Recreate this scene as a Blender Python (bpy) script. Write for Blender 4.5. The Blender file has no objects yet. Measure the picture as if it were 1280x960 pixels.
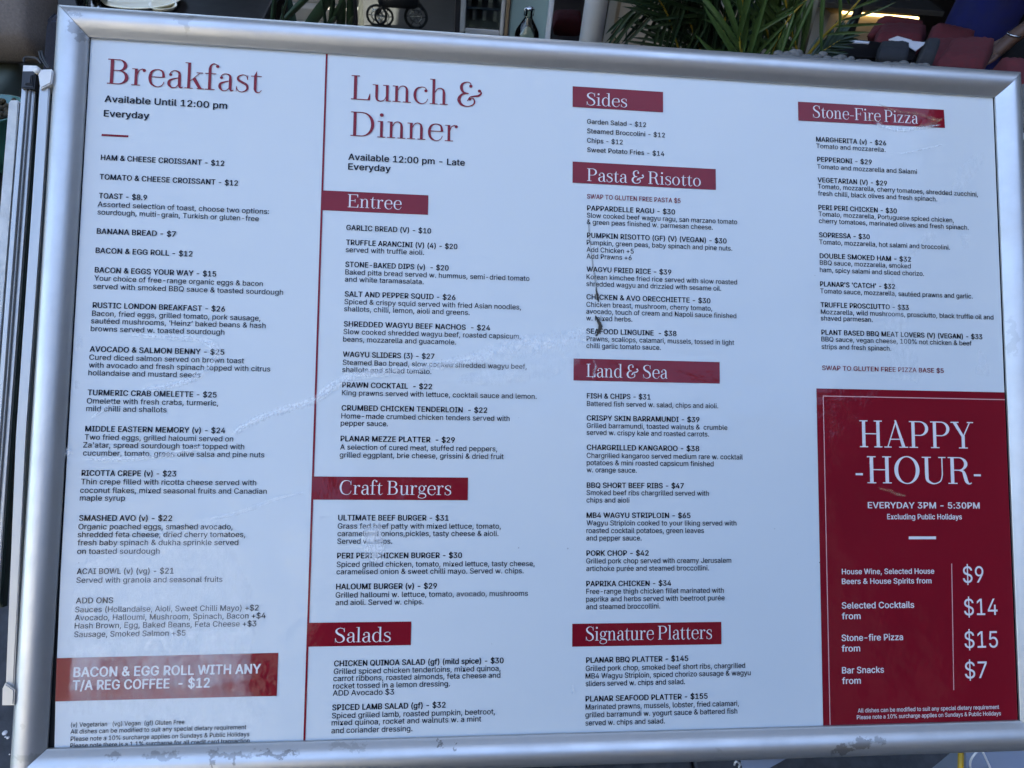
import bpy, bmesh, math, random
from mathutils import Vector, Matrix
from mathutils.geometry import tessellate_polygon
random.seed(7)
R = math.radians
sc = bpy.context.scene

# ------------------------------------------------------------ camera
# (metres; x along the menu board, y away from the photographer, z up)
AX, AY, AZ = ((0.9938874, -0.02074673, -0.10843158), (-0.06457978, 0.68734597, -0.7234535), (0.08953931, 0.7260338, 0.68180468))
cam_d = bpy.data.cameras.new('camera')
cam = bpy.data.objects.new('camera', cam_d)
sc.collection.objects.link(cam)
CAMP = Vector((0, 0, 1.62))
CM = Matrix((AX, AY, AZ))
cam.matrix_world = Matrix.Translation(CAMP) @ CM.to_4x4()
cam_d.sensor_width = 36
cam_d.lens = 965 / 1280 * 36
cam_d.clip_start = 0.05
cam_d.clip_end = 500
cam_d.dof.use_dof = True
cam_d.dof.focus_distance = 0.98
cam_d.dof.aperture_fstop = 22
sc.camera = cam

# ------------------------------------------------------------ world, sun, exposure
SUN_EL, SUN_AZ = 56, 20            # sun stands behind the restaurant: the board is in open shade
w = bpy.data.worlds.new('World'); sc.world = w; w.use_nodes = True
nt = w.node_tree
sky = nt.nodes.new('ShaderNodeTexSky'); sky.sky_type = 'NISHITA'; sky.sun_disc = False
sky.sun_elevation = R(SUN_EL); sky.sun_rotation = R(SUN_AZ)
sky.air_density = 1.0; sky.dust_density = 1.0; sky.ozone_density = 1.3
nt.links.new(sky.outputs[0], nt.nodes['Background'].inputs[0])
nt.nodes['Background'].inputs[1].default_value = 0.15
sd = bpy.data.lights.new('sun', 'SUN'); sd.energy = 2.6; sd.angle = R(0.5); sd.color = (1, .95, .87)
so = bpy.data.objects.new('sun', sd); sc.collection.objects.link(so)
sdir = Vector((math.sin(R(SUN_AZ)) * math.cos(R(SUN_EL)), math.cos(R(SUN_AZ)) * math.cos(R(SUN_EL)), math.sin(R(SUN_EL))))
so.rotation_euler = sdir.to_track_quat('Z', 'Y').to_euler()
so.location = (3, 8, 12)
vs = sc.view_settings
vs.view_transform = 'Standard'; vs.look = 'None'; vs.exposure = 2.75; vs.gamma = 1; vs.use_curve_mapping = False
try: sc.display_settings.display_device = 'sRGB'
except Exception: pass
sc.cycles.max_bounces = 8
sc.cycles.transparent_max_bounces = 12
sc.cycles.use_denoising = True
sc.cycles.denoising_input_passes = 'RGB_ALBEDO_NORMAL'
sc.cycles.denoising_prefilter = 'ACCURATE'
sc.cycles.use_light_tree = False
sc.cycles.use_adaptive_sampling = False
sc.cycles.sample_clamp_indirect = 6

# ------------------------------------------------------------ helpers
C = sc.collection

def at(px, py, Y):
    """point of the photograph's pixel (1280 x 960) at world distance Y"""
    d = CM @ Vector(((px - 640) / 965, -(py - 480) / 965, -1))
    return CAMP + d * (Y / d.y)

def at_z(px, py, z):
    d = CM @ Vector(((px - 640) / 965, -(py - 480) / 965, -1))
    return CAMP + d * ((z - CAMP.z) / d.z)

def tag(o, label=None, cat=None, group=None, kind=None):
    if label: o['label'] = label
    if cat: o['category'] = cat
    if group: o['group'] = group
    if kind: o['kind'] = kind
    return o

def link(name, me, m=None, parent=None, smooth=False):
    o = bpy.data.objects.new(name, me); C.objects.link(o)
    if m: me.materials.append(m)
    if parent: o.parent = parent
    if smooth:
        for p in me.polygons: p.use_smooth = True
    return o

def obj(name, bm, m, parent=None, smooth=False, loc=None):
    bmesh.ops.recalc_face_normals(bm, faces=bm.faces)
    me = bpy.data.meshes.new(name); bm.to_mesh(me); bm.free()
    o = link(name, me, m, parent, smooth)
    if loc is not None: o.location = loc
    return o

def raw(name, vs_, fs, m, parent=None, smooth=False):
    me = bpy.data.meshes.new(name); me.from_pydata([tuple(v) for v in vs_], [], fs); me.update()
    return link(name, me, m, parent, smooth)

def thing(name, label, cat, loc=(0, 0, 0), rz=0, group=None):
    o = bpy.data.objects.new(name, None); C.objects.link(o)
    o.location = loc; o.rotation_euler = (0, 0, rz); o.empty_display_size = .1
    return tag(o, label, cat, group)

def bx(bm, lo, hi, bev=0, mat=None, seg=2):
    c = [(a + b) / 2 for a, b in zip(lo, hi)]; s = [b - a for a, b in zip(lo, hi)]
    r = bmesh.ops.create_cube(bm, size=1)
    vv = r['verts']
    bmesh.ops.scale(bm, vec=s, verts=vv)
    if bev:
        ee = list({e for v in vv for e in v.link_edges})
        g = bmesh.ops.bevel(bm, geom=ee, offset=bev, segments=seg, affect='EDGES', profile=.5)
        vv = [v for v in g['verts']] if False else list({v for f in g['faces'] for v in f.verts} | {v for v in vv if v.is_valid})
        vv = [v for v in vv if v.is_valid]
    if mat is not None:
        bmesh.ops.transform(bm, matrix=mat, verts=vv)
    bmesh.ops.translate(bm, vec=c, verts=vv)
    return vv

def box(name, lo, hi, m, parent=None, bev=0, smooth=False):
    bm = bmesh.new(); bx(bm, lo, hi, bev)
    return obj(name, bm, m, parent, smooth)

def tube_mesh(pts, rad, n=8, closed=False):
    pts = [Vector(p) for p in pts]
    vs_, fs = [], []
    up = Vector((0, 0, 1))
    N = len(pts)
    prev = None
    for i, p in enumerate(pts):
        a = pts[max(i - 1, 0)]; b = pts[min(i + 1, N - 1)]
        if closed: a = pts[i - 1]; b = pts[(i + 1) % N]
        t = (b - a).normalized()
        s = t.cross(up if abs(t.z) < .95 else Vector((1, 0, 0))).normalized()
        if prev is not None:
            s = (prev - t * prev.dot(t)).normalized()
        prev = s
        q = t.cross(s)
        r = rad[i] if isinstance(rad, (list, tuple)) else rad
        for k in range(n):
            an = 2 * math.pi * k / n
            vs_.append(p + s * (r * math.cos(an)) + q * (r * math.sin(an)))
    for i in range(N if closed else N - 1):
        j = (i + 1) % N
        for k in range(n):
            fs.append((i * n + k, i * n + (k + 1) % n, j * n + (k + 1) % n, j * n + k))
    if not closed:
        fs.append(tuple(range(n))[::-1]); fs.append(tuple((N - 1) * n + k for k in range(n)))
    return vs_, fs

def tube(name, pts, rad, m, parent=None, n=8, closed=False):
    v, f = tube_mesh(pts, rad, n, closed)
    return raw(name, v, f, m, parent, True)

def lathe(name, prof, m, parent=None, n=28, loc=(0, 0, 0)):
    vs_, fs = [], []
    for r, z in prof:
        for k in range(n):
            a = 2 * math.pi * k / n
            vs_.append((r * math.cos(a), r * math.sin(a), z))
    for i in range(len(prof) - 1):
        for k in range(n):
            fs.append((i * n + k, i * n + (k + 1) % n, (i + 1) * n + (k + 1) % n, (i + 1) * n + k))
    o = raw(name, vs_, fs, m, parent, True); o.location = loc
    return o

def catmull(pts, k=6):
    P = [Vector(p) for p in pts]; out = []
    for i in range(len(P) - 1):
        p0 = P[max(i - 1, 0)]; p1 = P[i]; p2 = P[i + 1]; p3 = P[min(i + 2, len(P) - 1)]
        for j in range(k):
            t = j / k
            out.append(.5 * ((2 * p1) + (p2 - p0) * t + (2 * p0 - 5 * p1 + 4 * p2 - p3) * t * t + (3 * p1 - p0 - 3 * p2 + p3) * t ** 3))
    out.append(P[-1]); return out

# ------------------------------------------------------------ materials
def mat(name, col, rough=.5, metal=0, noise=0, nscale=20, bump=0, bscale=60, coat=0, emis=None, estr=0, alpha=1, stretch=None, spec=.5):
    m = bpy.data.materials.new(name); m.use_nodes = True
    t = m.node_tree; b = t.nodes['Principled BSDF']
    b.inputs['Base Color'].default_value = (*col, 1); b.inputs['Roughness'].default_value = rough
    b.inputs['Metallic'].default_value = metal; b.inputs['Coat Weight'].default_value = coat
    b.inputs['Specular IOR Level'].default_value = spec
    tc = t.nodes.new('ShaderNodeTexCoord'); mp = t.nodes.new('ShaderNodeMapping')
    t.links.new(tc.outputs['Object'], mp.inputs[0])
    if stretch: mp.inputs['Scale'].default_value = stretch
    if noise:
        n = t.nodes.new('ShaderNodeTexNoise'); n.inputs['Scale'].default_value = nscale; n.inputs['Detail'].default_value = 6
        t.links.new(mp.outputs[0], n.inputs['Vector'])
        mx = t.nodes.new('ShaderNodeMixRGB'); mx.blend_type = 'MULTIPLY'; mx.inputs[0].default_value = 1
        r = t.nodes.new('ShaderNodeMapRange'); r.inputs[1].default_value = .3; r.inputs[2].default_value = .7
        r.inputs[3].default_value = 1 - noise; r.inputs[4].default_value = 1 + noise * .4
        t.links.new(n.outputs[0], r.inputs[0]); t.links.new(r.outputs[0], mx.inputs[2])
        mx.inputs[1].default_value = (*col, 1); t.links.new(mx.outputs[0], b.inputs['Base Color'])
        r2 = t.nodes.new('ShaderNodeMapRange'); r2.inputs[3].default_value = rough * .8; r2.inputs[4].default_value = min(1, rough * 1.2)
        t.links.new(n.outputs[0], r2.inputs[0]); t.links.new(r2.outputs[0], b.inputs['Roughness'])
    if bump:
        n2 = t.nodes.new('ShaderNodeTexNoise'); n2.inputs['Scale'].default_value = bscale; n2.inputs['Detail'].default_value = 5
        t.links.new(mp.outputs[0], n2.inputs['Vector'])
        bp = t.nodes.new('ShaderNodeBump'); bp.inputs['Strength'].default_value = bump; bp.inputs['Distance'].default_value = .003
        t.links.new(n2.outputs[0], bp.inputs['Height']); t.links.new(bp.outputs[0], b.inputs['Normal'])
    if emis: b.inputs['Emission Color'].default_value = (*emis, 1); b.inputs['Emission Strength'].default_value = estr
    return m

def laminate(m, rough=.05, ior=1.32):
    """the glossy clear face over the print: gently buckled, finely pebbled, one continuous relief over paper and inks"""
    t = m.node_tree; b = t.nodes['Principled BSDF']; N, Lk = t.nodes.new, t.links.new
    tc = N('ShaderNodeTexCoord'); prev = None
    for sc_, dt, st, ds in ((2.2, 1, .6, .03), (14, 3, .5, .004), (55, 4, .45, .0011), (260, 3, .2, .0004)):
        n = N('ShaderNodeTexNoise'); n.inputs['Scale'].default_value = sc_; n.inputs['Detail'].default_value = dt
        Lk(tc.outputs['Object'], n.inputs['Vector'])
        bp_ = N('ShaderNodeBump'); bp_.inputs['Strength'].default_value = st; bp_.inputs['Distance'].default_value = ds
        Lk(n.outputs[0], bp_.inputs['Height'])
        if prev: Lk(prev.outputs[0], bp_.inputs['Normal'])
        prev = bp_
    b.inputs['Coat Weight'].default_value = 1; b.inputs['Coat IOR'].default_value = ior; b.inputs['Coat Roughness'].default_value = rough
    Lk(prev.outputs[0], b.inputs['Coat Normal'])

M = {}
M['paper'] = mat('paper_print', (.575, .615, .63), .6, noise=.02, nscale=3, spec=.1)
M['ink'] = mat('black_ink', (.006, .006, .009), .6, spec=.05)
M['red_ink'] = mat('crimson_ink', (.19, .005, .014), .6, noise=.06, nscale=9, spec=.05)
M['white_ink'] = mat('white_ink', (.68, .66, .66), .6, spec=.1)
M['pink_line'] = mat('pale_pink_ink', (.62, .33, .33), .5)
def specks(m):
    """tiny dirt specks scattered over the sheet"""
    t = m.node_tree; b = t.nodes['Principled BSDF']; N, Lk = t.nodes.new, t.links.new
    src = b.inputs['Base Color'].links[0].from_socket
    tc = N('ShaderNodeTexCoord'); vo = N('ShaderNodeTexVoronoi'); vo.inputs['Scale'].default_value = 34; Lk(tc.outputs['Object'], vo.inputs['Vector'])
    se = N('ShaderNodeSeparateColor'); Lk(vo.outputs['Color'], se.inputs[0])
    sz = N('ShaderNodeMapRange'); sz.inputs[1].default_value = .72; sz.inputs[2].default_value = 1; sz.inputs[3].default_value = 0; sz.inputs[4].default_value = .040
    Lk(se.outputs[0], sz.inputs[0])
    lt = N('ShaderNodeMath'); lt.operation = 'LESS_THAN'; Lk(vo.outputs['Distance'], lt.inputs[0]); Lk(sz.outputs[0], lt.inputs[1])
    k = N('ShaderNodeMath'); k.operation = 'MULTIPLY'; Lk(lt.outputs[0], k.inputs[0]); Lk(se.outputs[1], k.inputs[1])
    mx = N('ShaderNodeMixRGB'); mx.inputs[2].default_value = (.10, .10, .11, 1); Lk(k.outputs[0], mx.inputs[0]); Lk(src, mx.inputs[1]); Lk(mx.outputs[0], b.inputs['Base Color'])
specks(M['paper'])
M['dark_pad'] = mat('dark_pad_fabric', (.022, .024, .028), .9, noise=.2, nscale=80)
for k_ in ('paper', 'ink', 'red_ink', 'white_ink', 'pink_line'): laminate(M[k_])
M['black_void'] = mat('black_backing', (.006, .006, .007), .7)
M['white_plastic'] = mat('white_plastic', (.72, .72, .70), .38, noise=.12, nscale=30)
M['black_plastic'] = mat('black_plastic', (.012, .012, .014), .45, bump=.1)
M['foam_white'] = mat('chipped_white_paint', (.55, .57, .57), .6, noise=.18, nscale=60, bump=.5, bscale=120)
M['profile_alu'] = mat('brushed_profile', (.47, .47, .455), .4, metal=.55, noise=.12, nscale=40, stretch=(1, .05, 1))
M['dark_channel'] = mat('dark_channel', (.02, .032, .026), .5, noise=.4, nscale=30)
M['grey_flange'] = mat('grey_flange', (.10, .10, .10), .45, metal=.3)
M['pave'] = mat('slate_paving', (.052, .056, .064), .75, noise=.45, nscale=35, bump=.5, bscale=90)
M['grout'] = mat('dark_grout', (.012, .012, .014), .9)
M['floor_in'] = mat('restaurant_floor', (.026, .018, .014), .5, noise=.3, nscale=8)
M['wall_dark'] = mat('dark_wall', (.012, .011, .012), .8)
M['beige'] = mat('beige_render', (.40, .35, .27), .8, noise=.15, nscale=6, bump=.15)
M['tan'] = mat('tan_trim', (.26, .19, .11), .6, noise=.15)
M['stone'] = mat('pale_stone', (.26, .24, .20), .75, noise=.25, nscale=9, bump=.2)
M['taupe'] = mat('taupe_fabric', (.15, .125, .105), .95, noise=.25, nscale=260, bump=.35, bscale=500)
M['sage'] = mat('sage_vinyl', (.105, .125, .10), .6, noise=.15, nscale=7)
M['navy'] = mat('slate_blue_felt', (.030, .036, .060), .95, noise=.4, nscale=300, bump=.3, bscale=400)
M['teal'] = mat('teal_glaze', (.03, .12, .10), .25, noise=.3, nscale=12, coat=.5)
M['soil'] = mat('soil', (.05, .04, .02), .95, noise=.5, nscale=80, bump=.6)
M['black_wood'] = mat('black_table', (.006, .005, .005), .55, noise=.3, spec=.25)
M['cream'] = mat('cream_crockery', (.78, .72, .52), .25, coat=.3)
M['menu_paper'] = mat('menu_paper', (.62, .60, .60), .6)
M['green_cloth'] = mat('green_cloth', (.012, .055, .032), .9, noise=.3, nscale=40, bump=.3)
M['blue_cloth'] = mat('blue_cloth', (.002, .004, .075), .9, noise=.25, nscale=20)
M['teal_cloth'] = mat('teal_cloth', (.01, .10, .16), .9, noise=.25, nscale=20)
M['black_cloth'] = mat('black_cloth', (.006, .006, .008), .95)
M['skin'] = mat('skin', (.085, .042, .026), .55, noise=.1)
M['hair'] = mat('dark_hair', (.02, .012, .008), .6)
M['red_seat'] = mat('red_upholstery', (.105, .012, .016), .85, noise=.25, nscale=60, bump=.2, bscale=200)
M['white_metal'] = mat('white_powdercoat', (.68, .70, .71), .35, noise=.06)
M['rubber'] = mat('rubber', (.010, .010, .011), .7)
M['steel'] = mat('steel', (.55, .55, .55), .25, metal=1)
M['led'] = mat('led_strip', (1, .8, .4), .5, emis=(1, .66, .24), estr=1.2)
M['yellow'] = mat('yellow_metal', (.52, .33, .015), .4, noise=.2)
M['crate'] = mat('grey_blue_plastic', (.23, .27, .35), .5, noise=.08)
M['cable'] = mat('white_cable', (.70, .72, .74), .4)
M['trunk'] = mat('palm_stem', (.17, .15, .095), .8, noise=.45, nscale=25, bump=.4, stretch=(1, 1, .25))
M['petiole'] = mat('yellow_petiole', (.36, .27, .03), .5, noise=.2)
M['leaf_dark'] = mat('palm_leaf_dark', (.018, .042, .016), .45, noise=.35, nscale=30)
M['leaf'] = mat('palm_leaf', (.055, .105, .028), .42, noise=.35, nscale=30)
M['pebble'] = mat('grey_pebble', (.13, .125, .115), .8, noise=.35, nscale=40)
M['olive'] = mat('olive_print', (.10, .095, .05), .5, noise=.3, nscale=10)

def glass_mat(name, tint, rough=.03, refl=.5):
    m = bpy.data.materials.new(name); m.use_nodes = True; t = m.node_tree; t.nodes.clear()
    out = t.nodes.new('ShaderNodeOutputMaterial'); mx = t.nodes.new('ShaderNodeMixShader')
    tr = t.nodes.new('ShaderNodeBsdfTransparent'); gl = t.nodes.new('ShaderNodeBsdfGlossy')
    fr = t.nodes.new('ShaderNodeFresnel'); fr.inputs[0].default_value = 1.5
    tr.inputs[0].default_value = (*tint, 1); gl.inputs['Roughness'].default_value = rough
    t.links.new(fr.outputs[0], mx.inputs[0]); t.links.new(tr.outputs[0], mx.inputs[1]); t.links.new(gl.outputs[0], mx.inputs[2])
    t.links.new(mx.outputs[0], out.inputs[0])
    return m
M['pane'] = glass_mat('window_glass', (.80, .86, .86))
M['bottle'] = glass_mat('bottle_glass', (.93, .93, .88), .02)
M['frosted'] = mat('frosted_teal_glass', (.26, .38, .38), .3, noise=.1, nscale=4)

# ------------------------------------------------------------ overlays (painted glare, real marks) and aluminium with its wear
def overlay_material(name, col, amax, scale, stretch=(1, 1, 1), lo=.35, hi=.62, rot=0, rough=.8, ior=1.5):
    """painted glare on the sheet, also real scuffs and cracks: ragged, patchy, fading towards its outline (attribute 'core')"""
    m = bpy.data.materials.new(name); m.use_nodes = True; t = m.node_tree; t.nodes.clear()
    N, Lk = t.nodes.new, t.links.new
    out = N('ShaderNodeOutputMaterial'); tc = N('ShaderNodeTexCoord'); tr = N('ShaderNodeBsdfTransparent')
    df = N('ShaderNodeBsdfPrincipled'); df.inputs['Base Color'].default_value = (*col, 1); df.inputs['Roughness'].default_value = rough; df.inputs['IOR'].default_value = ior
    at_ = N('ShaderNodeAttribute'); at_.attribute_name = 'core'
    mp = N('ShaderNodeMapping'); mp.inputs['Scale'].default_value = stretch; mp.inputs['Rotation'].default_value = (0, 0, rot)
    Lk(tc.outputs['Object'], mp.inputs[0])
    n1 = N('ShaderNodeTexNoise'); n1.inputs['Scale'].default_value = scale; n1.inputs['Detail'].default_value = 9; n1.inputs['Roughness'].default_value = .7; n1.inputs['Distortion'].default_value = .8
    n2 = N('ShaderNodeTexNoise'); n2.inputs['Scale'].default_value = scale * 7; n2.inputs['Detail'].default_value = 4
    Lk(mp.outputs[0], n1.inputs['Vector']); Lk(mp.outputs[0], n2.inputs['Vector'])
    s = N('ShaderNodeMath'); s.operation = 'MULTIPLY_ADD'; s.inputs[1].default_value = .45; Lk(n2.outputs[0], s.inputs[0])
    Lk(n1.outputs[0], s.inputs[2])
    s2 = N('ShaderNodeMath'); s2.operation = 'MULTIPLY_ADD'; s2.inputs[1].default_value = .55; Lk(at_.outputs['Fac'], s2.inputs[0]); Lk(s.outputs[0], s2.inputs[2])
    r = N('ShaderNodeMapRange'); r.inputs[1].default_value = lo + .55; r.inputs[2].default_value = hi + .65; r.inputs[3].default_value = 0; r.inputs[4].default_value = amax
    Lk(s2.outputs[0], r.inputs[0])
    g = N('ShaderNodeMapRange'); g.inputs[1].default_value = 0; g.inputs[2].default_value = .35; Lk(at_.outputs['Fac'], g.inputs[0])
    k = N('ShaderNodeMath'); k.operation = 'MULTIPLY'; Lk(r.outputs[0], k.inputs[0]); Lk(g.outputs[0], k.inputs[1])
    mx = N('ShaderNodeMixShader'); Lk(k.outputs[0], mx.inputs[0]); Lk(tr.outputs[0], mx.inputs[1]); Lk(df.outputs[0], mx.inputs[2])
    Lk(mx.outputs[0], out.inputs[0])
    return m
M['glare'] = overlay_material('painted_glare', (.92, .94, .95), .26, 24, (1.0, .45, 1), .42, .85, rough=.35, ior=1.9)  # bright reflections of the surroundings, painted as a pale overlay
M['glare_scratch'] = overlay_material('painted_glare_and_scratch', (.92, .94, .95), .48, 60, (1, .6, 1), .42, .80, rough=.35, ior=2.0)  # stronger painted reflections; the real scratches share this material
M['scuff_tan'] = overlay_material('tan_scuff', (.50, .28, .17), .6, 150, (1, 1, 1), .50, .75)
M['crack'] = overlay_material('brown_crack', (.035, .028, .02), .95, 90, (1, 1, 1), .30, .45)
M['crack_pale'] = overlay_material('tan_crack', (.20, .17, .12), .42, 90, (1, 1, 1), .35, .55)

def aluminium(name, stains, along='X'):
    m = bpy.data.materials.new(name); m.use_nodes = True; t = m.node_tree; b = t.nodes['Principled BSDF']
    N, Lk = t.nodes.new, t.links.new
    tc = N('ShaderNodeTexCoord'); mp = N('ShaderNodeMapping')
    mp.inputs['Scale'].default_value = (.03, 1, 1) if along == 'X' else (1, .03, 1)
    Lk(tc.outputs['Object'], mp.inputs[0])
    br = N('ShaderNodeTexNoise'); br.inputs['Scale'].default_value = 900; br.inputs['Detail'].default_value = 3; Lk(mp.outputs[0], br.inputs['Vector'])
    cl = N('ShaderNodeTexNoise'); cl.inputs['Scale'].default_value = 14; cl.inputs['Detail'].default_value = 8; cl.inputs['Roughness'].default_value = .65; Lk(tc.outputs['Object'], cl.inputs['Vector'])
    rr = N('ShaderNodeMapRange'); rr.inputs[1].default_value = .3; rr.inputs[2].default_value = .75; rr.inputs[3].default_value = .36; rr.inputs[4].default_value = .50
    Lk(cl.outputs[0], rr.inputs[0]); Lk(rr.outputs[0], b.inputs['Roughness'])
    bp = N('ShaderNodeBump'); bp.inputs['Strength'].default_value = .12; bp.inputs['Distance'].default_value = .0003
    Lk(br.outputs[0], bp.inputs['Height']); Lk(bp.outputs[0], b.inputs['Normal'])
    b.inputs['Metallic'].default_value = .82
    # stains: blotches with ragged outline
    wn = N('ShaderNodeTexNoise'); wn.inputs['Scale'].default_value = 70; wn.inputs['Detail'].default_value = 6; wn.inputs['Roughness'].default_value = .7
    Lk(tc.outputs['Object'], wn.inputs['Vector'])
    sub = N('ShaderNodeVectorMath'); sub.operation = 'SUBTRACT'; sub.inputs[1].default_value = (.5, .5, .5); Lk(wn.outputs['Color'], sub.inputs[0])
    scl = N('ShaderNodeVectorMath'); scl.operation = 'SCALE'; scl.inputs['Scale'].default_value = .030; Lk(sub.outputs[0], scl.inputs[0])
    add = N('ShaderNodeVectorMath'); add.operation = 'ADD'; Lk(tc.outputs['Object'], add.inputs[0]); Lk(scl.outputs[0], add.inputs[1])
    prev = None
    for (sx, sy, rx, ry, a) in stains:
        o = N('ShaderNodeVectorMath'); o.operation = 'SUBTRACT'; o.inputs[1].default_value = (sx, sy, 0); Lk(add.outputs[0], o.inputs[0])
        q = N('ShaderNodeVectorMath'); q.operation = 'MULTIPLY'; q.inputs[1].default_value = (1 / rx, 1 / ry, 0); Lk(o.outputs[0], q.inputs[0])
        ln = N('ShaderNodeVectorMath'); ln.operation = 'LENGTH'; Lk(q.outputs[0], ln.inputs[0])
        mr = N('ShaderNodeMapRange'); mr.inputs[1].default_value = 1.0; mr.inputs[2].default_value = .8; mr.inputs[3].default_value = 0; mr.inputs[4].default_value = a * .75
        Lk(ln.outputs['Value'], mr.inputs[0])
        if prev is None: prev = mr.outputs[0]
        else:
            mxn = N('ShaderNodeMath'); mxn.operation = 'MAXIMUM'; Lk(prev, mxn.inputs[0]); Lk(mr.outputs[0], mxn.inputs[1]); prev = mxn.outputs[0]
    mix = N('ShaderNodeMixRGB'); mix.inputs[1].default_value = (.56, .56, .55, 1); mix.inputs[2].default_value = (.16, .145, .125, 1)
    if prev is not None: Lk(prev, mix.inputs[0])
    else: mix.inputs[0].default_value = 0
    mul = N('ShaderNodeMixRGB'); mul.blend_type = 'MULTIPLY'; mul.inputs[0].default_value = 1
    cr = N('ShaderNodeMapRange'); cr.inputs[1].default_value = .3; cr.inputs[2].default_value = .8; cr.inputs[3].default_value = 1.0; cr.inputs[4].default_value = .84
    Lk(cl.outputs[0], cr.inputs[0]); Lk(mix.outputs[0], mul.inputs[1]); Lk(cr.outputs[0], mul.inputs[2])
    Lk(mul.outputs[0], b.inputs['Base Color'])
    return m

# ------------------------------------------------------------ the restaurant behind: rooms as structure
def struct(name, lo, hi, m, bev=0):
    return tag(box(name, lo, hi, m, None, bev), kind='structure')

ground = tag(box('ground', (-60, -60, -.10), (60, 60, -.035), M['grout']), kind='structure')
# paving slabs on the ground (grooves between them): one mesh, many pieces
pav = bpy.data.objects.new('pavement', None); C.objects.link(pav); tag(pav, kind='structure')
sbm = bmesh.new(); bx(sbm, (-.297, -.297, -.034), (.297, .297, 0), .004, seg=1)
slab_me = bpy.data.meshes.new('paving_slab'); sbm.to_mesh(slab_me); sbm.free(); slab_me.materials.append(M['pave'])
for i in range(-5, 6):
    for j in range(-5, 5):
        if -.3 + j * .6 > 2.9: continue
        s = bpy.data.objects.new('paving_slab', slab_me); C.objects.link(s); s.parent = pav
        s.location = (.26 + i * .6 + (.0 if j % 2 else .3), .25 + j * .6, random.uniform(-.001, .001))
        s.rotation_euler = (random.uniform(-.002, .002), random.uniform(-.002, .002), random.choice((0, 1, 2, 3)) * math.pi / 2)
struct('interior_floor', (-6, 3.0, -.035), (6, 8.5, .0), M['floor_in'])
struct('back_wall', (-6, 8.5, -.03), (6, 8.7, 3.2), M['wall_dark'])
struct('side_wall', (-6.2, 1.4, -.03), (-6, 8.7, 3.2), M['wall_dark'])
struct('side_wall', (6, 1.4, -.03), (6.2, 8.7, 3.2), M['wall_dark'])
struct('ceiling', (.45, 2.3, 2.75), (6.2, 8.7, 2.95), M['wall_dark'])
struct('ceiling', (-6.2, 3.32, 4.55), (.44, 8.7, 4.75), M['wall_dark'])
struct('upper_facade', (.45, 2.9, 2.96), (40, 3.3, 30), M['stone'])
struct('upper_facade', (-40, 2.9, 4.5), (.44, 3.3, 30), M['stone'])
# unseen blocks, added and placed for their reflections in sheet and rails: dark brick with one sunlit pale block
M['unseen_block_dark'] = mat('unseen_block_dark_brick', (.050, .042, .038), .9, noise=.3, nscale=3)
M['unseen_block_pale'] = mat('unseen_block_pale', (.80, .76, .68), .8, noise=.08, nscale=2)
opp = tag(bpy.data.objects.new('unseen_blocks', None), kind='structure'); C.objects.link(opp)
box('unseen_dark_block', (-2.9, -22, 0), (30, -14, 21), M['unseen_block_dark'], opp)
box('unseen_dark_block', (-34, -30, 0), (-8.6, -22.1, 24), M['unseen_block_dark'], opp)
box('unseen_pale_block', (-26.0, -22, 0), (-3.4, -14.2, 13.6), M['unseen_block_pale'], opp)
box('unseen_pale_block', (-7.2, -22, 13.61), (-4.6, -14.6, 15.2), M['unseen_block_pale'], opp)
box('unseen_side_block', (13, -13.9, 0), (20, 1.5, 20), M['unseen_block_dark'], opp)
for i in range(10):
    for z0 in (2, 5, 8, 11, 14, 17): box('unseen_block_window', (-1.5 + i * 3, -14.02, z0), (-.1 + i * 3, -13.9, z0 + 1.7), M['pane'], opp)
for i in range(3):
    for z0 in (2, 5, 8, 11): box('unseen_block_window', (-7.3 + i * 1.35, -14.22, z0), (-6.7 + i * 1.35, -14.12, z0 + 1.1), M['unseen_block_dark'], opp)

# ------------------------------------------------------------ menu board, in its own plane: x right, y up the slope, z out of it
BC = Vector((0.17369864, 0.68137326, 0.96996778)); LEAN = R(42)
BM = Matrix.Translation(BC) @ Matrix.Rotation(LEAN, 4, 'X')
BMI = BM.inverted()
def bp(px, py, h=0.0):
    """point of the board's plane (raised by h) under a pixel of the photograph, board coordinates"""
    o = BMI @ CAMP; d = (BMI.to_3x3() @ (CM @ Vector(((px - 640) / 965, -(py - 480) / 965, -1))))
    return o + d * ((h - o.z) / d.z)

board = thing('menu_board', 'large silver framed menu board leaning back with breakfast, lunch and happy hour panels', 'menu board', (BC.x, BC.y, 0))
def bpart(o):
    o.parent = board; o.location = (0, 0, BC.z); o.rotation_euler = (LEAN, 0, 0); return o

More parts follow.
